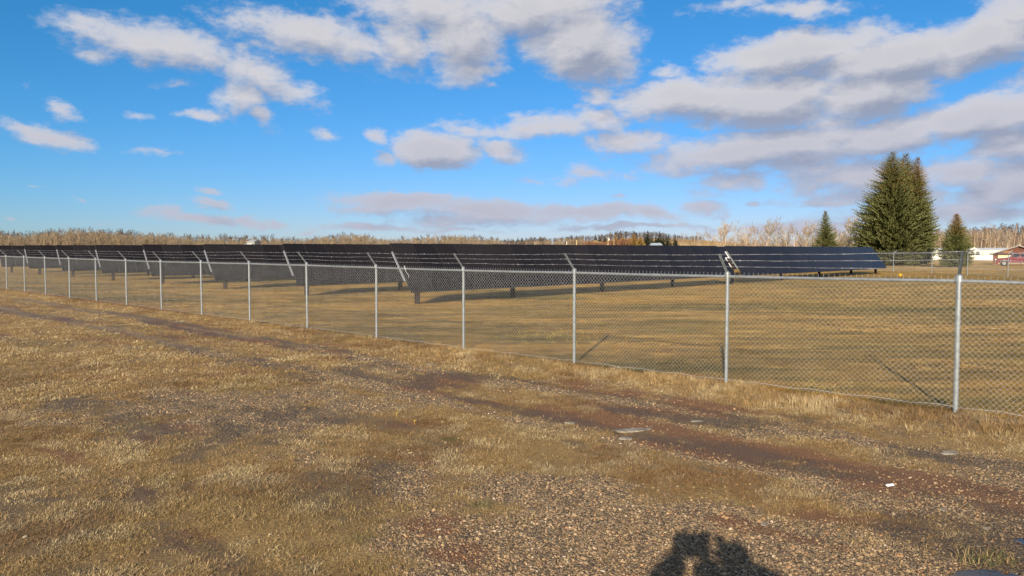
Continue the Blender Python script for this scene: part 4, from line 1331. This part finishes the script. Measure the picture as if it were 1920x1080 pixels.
def far_house():
    d = 225
    x0, _, _ = at_px(451, d)
    zb = hz(x0, d)
    root = thing('far_house', (x0, d, zb), 0, 'small grey white house with stepped roofs in the far tan wood', 'house')
    Mx = Matrix.Translation((x0, d, zb))
    zt = z_of(448, d) - zb
    u = d / F_PX
    w = MB(); w.box((20 * u, 3, zt / 2 - .3), (14 * u, 6, zt - .6)); put('wall', w.mesh('wall', [M['roof_grey']]), Mx, root)
    w = MB(); w.box((7.5 * u, 3, zt / 2 - 1), (11 * u, 5, zt - 1.7)); put('wall', w.mesh('wall', [M['roof_grey']]), Mx, root)
    r_ = MB(); r_.add([(12.5 * u, -.3, zt - .75), (27.5 * u, -.3, zt - .75), (27 * u, 3, zt), (14 * u, 3, zt), (12.5 * u, 6.3, zt - .75), (27.5 * u, 6.3, zt - .75)], [(0, 1, 2, 3), (3, 2, 5, 4), (0, 3, 4), (1, 5, 2)])
    put('roof', r_.mesh('roof', [M['roof_grey']]), Mx, root)
    r_ = MB(); r_.add([(1 * u, -.3, zt - 1.9), (13 * u, -.3, zt - 1.5), (13 * u, 3, zt - .8), (4 * u, 3, zt - 1.3), (1 * u, 6.3, zt - 1.9), (13 * u, 6.3, zt - 1.5)], [(0, 1, 2, 3), (3, 2, 5, 4), (0, 3, 4)])
    put('roof', r_.mesh('roof', [M['roof_grey']]), Mx, root)
    w = MB(); w.box((24 * u, -.05, zt - 1.5), (2.5 * u, .1, .5)); put('window', w.mesh('window', [M['glass_dark']]), Mx, root)


far_house()
# farm roof on the far hill
x, y, z = at_px(1222, 400)
zz = z_of(456, 400)
root = thing('farm_house', (x, y, min(z, zz)), 0, 'low farm house with pale blue roof on the far hill', 'house')
mb = MB(); mb.box((2.5, 2, (zz - 1.2 - min(z, zz)) / 2), (6, 4, max(zz - 1.2 - min(z, zz), .8))); put('wall', mb.mesh('wall', [M['trim']]), WM[root.name], root)
mb = MB(); h0 = zz - min(z, zz)
mb.add([(-.8, -.4, h0 - 1.2), (5.8, -.4, h0 - 1.2), (5, 2, h0), (0, 2, h0), (-.8, 4.4, h0 - 1.2), (5.8, 4.4, h0 - 1.2)], [(0, 1, 2, 3), (3, 2, 5, 4), (0, 3, 4), (1, 5, 2)])
put('roof', mb.mesh('roof', [plain('blue_grey_roof', (.35, .42, .48), .6)]), WM[root.name], root)

# ------------------------------------------------------------------ small things on the ground
def stone(px, py, w, dpt, h, label, mat='stone', name='flat_stone', seed=0):
    x, y = G(px, py)
    rnd = random.Random(seed)
    bm = bmesh.new()
    bmesh.ops.create_icosphere(bm, subdivisions=3, radius=1.0)
    for v in bm.verts:
        k = 1 + .35 * mnoise.noise(v.co * 1.3 + Vector((seed * 3.1, 0, 0))) + .12 * mnoise.noise(v.co * 4)
        v.co = Vector((v.co.x * w / 2 * k, v.co.y * dpt / 2 * k, max(-.6, min(.55, v.co.z)) * h * .6 * k))
    me = bpy.data.meshes.new(name); bm.to_mesh(me); bm.free()
    me.materials.append(M[mat])
    o = put(name, me, T(x, y, hz(x, y) + h * .08, rnd.uniform(-.3, .3)))
    tag(o, label, 'stone')


stone(808, 686, .20, .17, .035, 'round flat pale stone on the wheel track near the fence', seed=1)
stone(1190, 808, .50, .16, .03, 'long thin pale slab of stone on the red soil', seed=2)
stone(1172, 821, .17, .10, .03, 'small grey stone just in front of the long pale slab', seed=3)
stone(1068, 794, .13, .09, .03, 'small pale stone left of the long slab', seed=4)
stone(1307, 792, .15, .09, .025, 'flat whitish stone on the track by the verge', seed=5)
stone(1780, 848, .20, .12, .025, 'grey flat stone near the verge at the right', seed=6)
stone(1768, 955, .055, .045, .022, 'orange pebble larger than the rest on the wet gravel', mat='stone', name='big_pebble', seed=7)
stone(1848, 988, .05, .04, .022, 'tan pebble on dark wet mud left of the puddle', mat='stone', name='big_pebble', seed=8)
stone(1432, 984, .05, .045, .022, 'pale round pebble right of the small red patch', mat='stone', name='big_pebble', seed=9)
x, y = G(1668, 912)
mb = MB(); mb.box((0, 0, .008), (.075, .022, .010)); mb.tube([(-.036, 0, .012), (.036, 0, .012)], .009, 8)
tag(put('plastic_scrap', mb.mesh('plastic_scrap', [M['litter']]), T(x, y, hz(x, y) + .012, .3)), 'small white scrap of plastic lying on the red streak of soil', 'litter')

# dropped tie wire hanging on the rail
p0 = F0 + FM * (3.05 * 3.62)
zt = hz(*p0) + FENCE_H
mb = MB(); q0 = Vector((p0[0], p0[1], zt)) - Vector((FN[0], FN[1], 0)) * .04
mb.tube([q0 + Vector((0, 0, .03)), q0 + Vector((.02, 0, -.05)), q0 + Vector((.03, 0, -.10)), q0 + Vector((.10, 0, -.20)), q0 + Vector((.09, 0, -.24))], .005, 5)
tag(put('tie_wire', mb.mesh('tie_wire', [M['litter']])), 'loose white strip of tie wire hanging from the top rail', 'wire')

# yellow marker by the far fence
x, y, z = at_px(1688, 58)
root = thing('yellow_marker', (x, y, z), 0, 'small yellow marker in the grass before the distant fence', 'marker')
mb = MB(); mb.tube([(0, 0, 0), (0, 0, .16)], .05, 8); put('marker_post', mb.mesh('marker_post', [plain('yellow_plastic', (.65, .36, .02), .5)]), WM[root.name], root)
mb = MB(); mb.tube([(-.14, 0, .18), (.14, 0, .12)], .07, 8); put('marker_cap', mb.mesh('marker_cap', [bpy.data.materials['yellow_plastic']]), WM[root.name], root)

# ------------------------------------------------------------------ grass and gravel
def f_blade(t, b):
    tint = t.node('ShaderNodeAttribute', attribute_name='tint', attribute_type='INSTANCER').outputs['Color']
    rnd = t.node('ShaderNodeObjectInfo').outputs['Random']
    sh = t.node('ShaderNodeAttribute', attribute_name='blade').outputs['Fac']
    c = t.mix(1.0, tint, t.ramp(rnd, [(0, (0.72, 0.70, 0.68)), (0.5, (0.95, 0.95, 0.95)), (1, (1.22, 1.20, 1.15))]), 'MULTIPLY')
    c = t.mix(1.0, c, t.ramp(sh, [(0, (0.60, 0.55, 0.5)), (0.6, (0.95, 0.95, 0.95)), (1, (1.25, 1.25, 1.25))]), 'MULTIPLY')
    setc(t, b.inputs['Base Color'], c)
    b.inputs['Roughness'].default_value = 0.75
    b.inputs['Specular IOR Level'].default_value = 0.25


M['blade'] = material('grass_blade', f_blade)


def f_pebble(t, b):
    rnd = t.node('ShaderNodeObjectInfo').outputs['Random']
    tint = t.node('ShaderNodeAttribute', attribute_name='tint', attribute_type='INSTANCER').outputs['Color']
    co = t.node('ShaderNodeTexCoord').outputs['Object']
    c = t.ramp(rnd, [(0.0, (0.08, 0.060, 0.046)), (0.25, (0.165, 0.115, 0.072)), (0.48, (0.27, 0.18, 0.100)), (0.70, (0.39, 0.27, 0.145)), (0.86, (0.50, 0.35, 0.19)), (0.94, (0.42, 0.21, 0.085)), (1.0, (0.62, 0.52, 0.38))])
    c = t.mix(t.mapr(t.noise(co, 1.5, 3, .6), .4, .7, 0, .35), c, (0.10, 0.075, 0.055))
    c = t.mix(1.0, c, tint, 'MULTIPLY')
    setc(t, b.inputs['Base Color'], c)
    b.inputs['Roughness'].default_value = 0.7
    b.inputs['Specular IOR Level'].default_value = 0.3


M['pebble'] = material('gravel_pebble', f_pebble)


def tuft(seed, nb, rad, h, width, lie=0.6):
    rnd = random.Random(seed)
    V, Fc, B = [], [], []
    for q in range(nb):
        a, rr = rnd.uniform(0, 2 * PI), rad * math.sqrt(rnd.random())
        p = Vector((math.cos(a) * rr, math.sin(a) * rr, -.003))
        L = h * rnd.uniform(.5, 1.15)
        da = rnd.uniform(0, 2 * PI)
        ln = min(1.3, max(0.05, rnd.gauss(lie, .35)))
        d = Vector((math.cos(da) * math.sin(ln), math.sin(da) * math.sin(ln), math.cos(ln)))
        side = Vector((-math.sin(da + rnd.uniform(-.6, .6)), math.cos(da), 0)).normalized() * width * rnd.uniform(.6, 1.2)
        p1 = p + d * L * .55
        d2 = (d + Vector((math.cos(da), math.sin(da), -rnd.uniform(.2, 1.0))) * .55).normalized()
        p2 = p1 + d2 * L * .5
        o = len(V)
        V += [p - side, p + side, p1 + side * .8, p1 - side * .8, p2]
        Fc += [(o, o + 1, o + 2, o + 3), (o + 3, o + 2, o + 4, o + 4)]
        s = rnd.random()
        B += [s] * 5
    me = bpy.data.meshes.new('tuft')
    me.from_pydata([tuple(v) for v in V], [], [f if len(set(f)) == 4 else f[:3] for f in Fc])
    me.materials.append(M['blade'])
    attr(me, 'blade', B)
    return me


def pebble(seed):
    bm = bmesh.new()
    bmesh.ops.create_icosphere(bm, subdivisions=1 if seed % 2 else 2, radius=.5)
    rnd = random.Random(seed)
    sx, sy, sz = rnd.uniform(.9, 1.25), rnd.uniform(.65, .95), rnd.uniform(.4, .65)
    for v in bm.verts:
        k = 1 + .38 * mnoise.noise(v.co * 2.6 + Vector((seed * 7.7, 0, 0)))
        v.co = Vector((v.co.x * sx * k, v.co.y * sy * k, v.co.z * sz * k))
    me = bpy.data.meshes.new('pebble'); bm.to_mesh(me); bm.free()
    me.materials.append(M['pebble'])
    return me


def ring_pts(n, r0, r1, az=44.0, bias=1.0, seed=0):
    """points in the sector in view, evenly thick on the ground if bias=1, thinner far out if more"""
    g_ = np.random.default_rng(seed)
    u = g_.random(n)
    e = 2 - bias
    r = (r0 ** e + u * (r1 ** e - r0 ** e)) ** (1 / e) if abs(e) > 1e-6 else r0 * (r1 / r0) ** u
    a = np.radians(g_.uniform(-az, az, n))
    return r * np.sin(a), r * np.cos(a), g_


def n_of(x, y): return sm(.35, .6, fbm(x, y, 1.6, 4, 97, .6))


def grass_layer(name, label, n, r0, r1, bias, templ, s0, s1, seed, where='all', thr=0.0, hmul=None):
    x, y, g_ = ring_pts(n, r0, r1, bias=bias, seed=seed)
    gravel, red, damp, green, field = masks(x, y)
    ac = sd_across(x, y)
    prob = (1 - gravel) ** 1.5 * (1 - .75 * damp) * (1 - .85 * red)
    prob = prob * np.where(ac < -.9, (0.15 + .4 * sm(8, 14, np.hypot(x, y)) * (x < 3)) + 0.9 * sm(.36, .62, .6 * fbm(x, y, 1.3, 4, 97, .6) + .4 * fbm(x, y, 6.5, 3, 98, .6)), 0.6 + .4 * n_of(x, y))
    prob = prob * (1 - sm(.3, .6, puddle_mask(x, y)))
    if where == 'verge':
        prob = np.maximum(prob, .3) * np.exp(-((ac + .55) / .62) ** 2)
    elif where == 'near':
        prob = prob * (ac < .1)
    elif where == 'field':
        prob = prob * (ac > -.05)
    if where == 'sparse':
        prob = gravel * sm(.5, .72, fbm(x, y, 2.1, 4, 113, .6))
    keep = g_.random(n) < prob
    x, y, gravel, red, damp, green, ac = x[keep], y[keep], gravel[keep], red[keep], np.broadcast_to(damp, keep.shape)[keep], green[keep], ac[keep]
    m = len(x)
    dry = np.array([0.41, 0.255, 0.092]); straw = np.array([0.58, 0.415, 0.185]); brown = np.array([0.24, 0.128, 0.048]); grn = np.array([0.085, 0.115, 0.028]); rust = np.array([0.25, 0.11, 0.055])
    n1 = fbm(x, y, .9, 4, 131, .6)[:, None]; n2 = fbm(x, y, 3.1, 4, 141, .6)[:, None]
    col = dry + (straw - dry) * sm(.45, .7, n2) + (brown - dry) * sm(.5, .72, n1) * .85
    col = col + (rust - col) * (red[:, None] * .6)
    gw = np.clip(green + .16 * sm(.55, .75, fbm(x, y, .5, 3, 151))[:], 0, 1)[:, None]
    col = col + (grn - col) * gw * g_.uniform(.35, 1.0, (m, 1))
    inf = (ac > 0)[:, None]
    stk = sm(.44, .60, fbm(x * .14 + y * .03, y * .8, 1.0, 5, 501, .62))[:, None] * inf
    olive = sm(.5, .65, fbm(x, y * 1.5, .12, 3, 511))[:, None]
    col = col * (1 - .50 * stk) + (np.array([.20, .17, .055]) - col) * stk * (.25 + .45 * olive)
    col = col * np.where(inf, 1, np.array([.93, 1.0, 1.22]))
    col = np.where(inf, col * np.array([1.04, .95, .62]), col)
    # rusty weeds at the foot of the fence, far left
    wd = (np.exp(-((ac + .05) / .25) ** 2) * sm(12, 26, sd_along(x, y)))[:, None]
    col = col + (np.array([.20, .085, .045]) - col) * wd * .7
    s = g_.uniform(s0, s1, m) * (.7 + .6 * n2[:, 0])
    s = s * np.where(ac > 0.15, .8, 1.0)
    rot = np.c_[g_.normal(0, .12, m), g_.normal(0, .12, m), g_.uniform(0, 6.28, m)]
    z = height(x, y)
    scatter(name, np.c_[x, y, z], rot, s, g_.integers(0, len(templ), m), templ, np.clip(col, 0, 1), label)


t_near = [tuft(q, 30, .060, .036, .0016, 1.15) for q in range(6)]
t_mid = [tuft(20 + q, 34, .13, .050, .0034, 1.0) for q in range(5)]
t_far = [tuft(40 + q, 46, .34, .060, .0065, 1.0) for q in range(4)]
t_tall = [tuft(60 + q, 26, .06, .100, .0020, .55) for q in range(5)]
grass_layer('dry_grass', 'dry tan grass in the foreground', 98000, 3.7, 13, 0.9, t_near, .8, 1.35, 1, 'near')
grass_layer('sparse_grass', 'thin dead grass growing through the gravel', 18000, 3.7, 14, 1.1, t_near, .6, 1.1, 2, 'sparse')
grass_layer('verge_grass', 'longer straw grass along the foot of the fence', 85000, 7, 50, 1.35, t_tall, .8, 1.35, 3, 'verge')
grass_layer('far_verge_grass', 'dry grass of the verge farther along the track', 110000, 12, 60, 1.35, t_mid, .8, 1.3, 4, 'near')
grass_layer('field_grass', 'mown dry grass inside the fence', 80000, 9, 34, 1.15, t_mid, .75, 1.2, 5, 'field')
grass_layer('far_field_grass', 'mown dry grass among the panel rows', 60000, 30, 110, 1.45, t_far, .8, 1.3, 6, 'field')


def gravel_layer():
    pb = [pebble(q) for q in range(8)]
    x, y, g_ = ring_pts(345000, 3.7, 17, bias=1.55, seed=21)
    gravel, red, damp, green, field = masks(x, y)
    pr = (gravel * (1 - .5 * damp) * (1 - .55 * red) * .95 + .10 * sm(.45, .65, fbm(x, y, 2.2, 3, 301))) * (sd_across(x, y) < -.5)
    pr = pr * (1 - sm(.25, .5, puddle_mask(x, y)))
    keep = g_.random(len(x)) < pr
    x, y, damp = x[keep], y[keep], np.broadcast_to(damp, keep.shape)[keep]
    m = len(x)
    s = np.clip(g_.lognormal(math.log(.0102), .50, m), .006, .032) * (1 + .35 * sm(9, 16, np.hypot(x, y)))
    z = height(x, y) + s * .12
    rot = np.c_[g_.normal(0, .35, m), g_.normal(0, .35, m), g_.uniform(0, 6.28, m)]
    col = np.ones((m, 3)) * np.array([.88, .87, .86]) * (1 - .5 * damp[:, None])
    scatter('gravel', np.c_[x, y, z], rot, s, g_.integers(0, 8, m), pb, col, 'loose brown and grey gravel on the worn ground')


gravel_layer()

# dandelions inside the fence and beside the track
def dandelions():
    mb = MB()
    for a in range(10):
        c, s_ = math.cos(a * .628), math.sin(a * .628)
        mb.add([(0, 0, .045), (c * .018 - s_ * .004, s_ * .018 + c * .004, .048), (c * .022, s_ * .022, .05), (c * .018 + s_ * .004, s_ * .018 - c * .004, .048)], [(0, 1, 2, 3)])
    mb.tube([(0, 0, 0), (0, 0, .045)], .002, 4)
    me = mb.mesh('dandelion', [plain('yellow_petals', (.75, .50, .02), .7)])
    spots = [(743, 783, 'front'), (777, 796, 'front'), (847, 650, 'fence')] 
    for i, (px, py, w_) in enumerate(spots):
        x, y = G(px, py)
        o = put('dandelion', me, T(x, y, hz(x, y), i))
        tag(o, ['single yellow dandelion on a dark clump left of the track', 'yellow dandelion in the dry grass beside the track', 'yellow dandelion against the foot of the fence'][i], 'flower')
    g_ = np.random.default_rng(5)
    P = []
    for q in range(46):
        px, py = g_.normal(1040, 55), g_.normal(636, 7)
        P.append(G(px, py))
    P = np.array(P)
    me2 = me
    scatter('yellow_weeds', np.c_[P, height(P[:, 0], P[:, 1])], np.c_[np.zeros(46), np.zeros(46), g_.uniform(0, 6, 46)], g_.uniform(.8, 1.7, 46), np.zeros(46), [me2], None, 'patch of small yellow weeds just inside the fence')


dandelions()

# ------------------------------------------------------------------ the photographer, behind the camera: seen by shadow only
def person():
    skin = plain('skin', (0.50, 0.30, 0.22), .55, 0, .05, 5)
    coat = plain('dark_coat', (0.03, 0.035, 0.045), .85, 0, .15, 9)
    bx, by = 0.07, -0.48
    gz = hz(bx, by)
    root = thing('person', (bx, by, gz), 0, 'person in dark coat and hat holding up a tablet, shadow falling on the gravel', 'person')
    J = [((0, 0, .95), .15), ((0, 0, 1.12), .155), ((0, 0, 1.32), .20), ((0, .01, 1.47), .17), ((0, .02, 1.56), .10), ((0, .04, 1.65), .10), ((0, .04, 1.72), .11),
         ((.10, 0, .88), .10), ((.12, .03, .48), .065), ((.13, 0, .08), .045), ((.14, .14, .035), .04),
         ((-.10, 0, .88), .10), ((-.12, .02, .48), .065), ((-.13, 0, .08), .045), ((-.14, .14, .035), .04),
         ((.24, 0, 1.46), .14), ((.46, .10, 1.42), .11), ((.12, .32, 1.54), .10), ((.02, .36, 1.66), .10),
         ((-.24, 0, 1.46), .14), ((-.58, .10, 1.42), .12), ((-.34, .32, 1.54), .11), ((-.30, .38, 1.64), .07), ((-.11, .10, 1.58), .13), ((-.20, .26, 1.60), .10), ((-.16, .14, 1.43), .15)]
    E_ = [(0, 1), (1, 2), (2, 3), (3, 4), (4, 5), (5, 6), (0, 7), (7, 8), (8, 9), (9, 10), (0, 11), (11, 12), (12, 13), (13, 14), (2, 15), (15, 16), (16, 17), (17, 18), (2, 19), (19, 20), (20, 21), (21, 22), (3, 23), (23, 24), (3, 25)]
    me = bpy.data.meshes.new('body')
    me.from_pydata([(j[0][0], j[0][1], j[0][2] * .955) for j in J], E_, [])
    me.materials.append(coat)
    b = put('body', me, WM[root.name], root)
    sk = b.modifiers.new('skin', 'SKIN')
    for i, j in enumerate(J):
        me.skin_vertices[0].data[i].radius = (j[1], j[1] * .85)
    me.skin_vertices[0].data[0].use_root = True
    ss = b.modifiers.new('smooth', 'SUBSURF'); ss.levels = ss.render_levels = 2
    for sx, hx in ((1, .02), (-1, -.33)):
        for q in range(5):
            f = MB()
            base = Vector((hx, .38, 1.60 + q * .02)) if q < 4 else Vector((hx + .02 * -sx, .37, 1.58))
            tip = base + (Vector((-sx * .05, .05, .01)) if q < 4 else Vector((-sx * .03, -.02, .05)))
            f.tube([base, (base + tip) / 2 + Vector((0, .012, 0)), tip], [.010, .0095, .007], 8)
            put('finger', f.mesh('finger', [skin], True), WM[root.name], b)
    f = MB(); f.tube([(0, .04, 1.72), (0, .04, 1.80), (0, .04, 1.835)], [.105, .095, .04], 16); f.tube([(0, .09, 1.725), (0, .09, 1.735)], .135, 16)
    put('hat', f.mesh('hat', [coat]), WM[root.name] @ Matrix.Translation((0, 0, -.08)), root)
    ph = MB(); ph.box((0, 0, 0), (.27, .009, .18))
    tag(put('tablet', ph.mesh('tablet', [M['frame_black']]), T(-.125, -.04, CAM_H - .085)), 'dark tablet held up sideways in both hands', 'tablet')


person()


# long green and brown tussock standing in the mud by the wide puddle
def tussock():
    x, y = G(1848, 1052)
    rnd = random.Random(9)
    mb = MB()
    for q in range(170):
        a, rr = rnd.uniform(0, 2 * PI), .13 * math.sqrt(rnd.random())
        p = Vector((math.cos(a) * rr * 1.7, math.sin(a) * rr, 0))
        L = rnd.uniform(.06, .15); da = rnd.gauss(.3, 1.0); ln = rnd.uniform(.5, 1.25)
        d = Vector((math.cos(da) * math.sin(ln), math.sin(da) * math.sin(ln), math.cos(ln)))
        sd_ = Vector((-math.sin(da), math.cos(da), 0)) * .0022
        p1 = p + d * L * .5; p2 = p1 + (d + Vector((math.cos(da), math.sin(da), -.8)) * .5).normalized() * L * .5
        mb.add([p - sd_, p + sd_, p1 + sd_ * .8, p1 - sd_ * .8, p2], [(0, 1, 2, 3), (3, 2, 4)], q % 2)
    me = mb.mesh('grass_tussock', [plain('green_blade', (.13, .13, .035), .7), plain('dead_blade', (.34, .22, .09), .8)])
    tag(put('grass_tussock', me, T(x, y, hz(x, y) - .005)), 'green and brown grass tussock standing in the mud between the two puddles', 'grass tussock')


tussock()
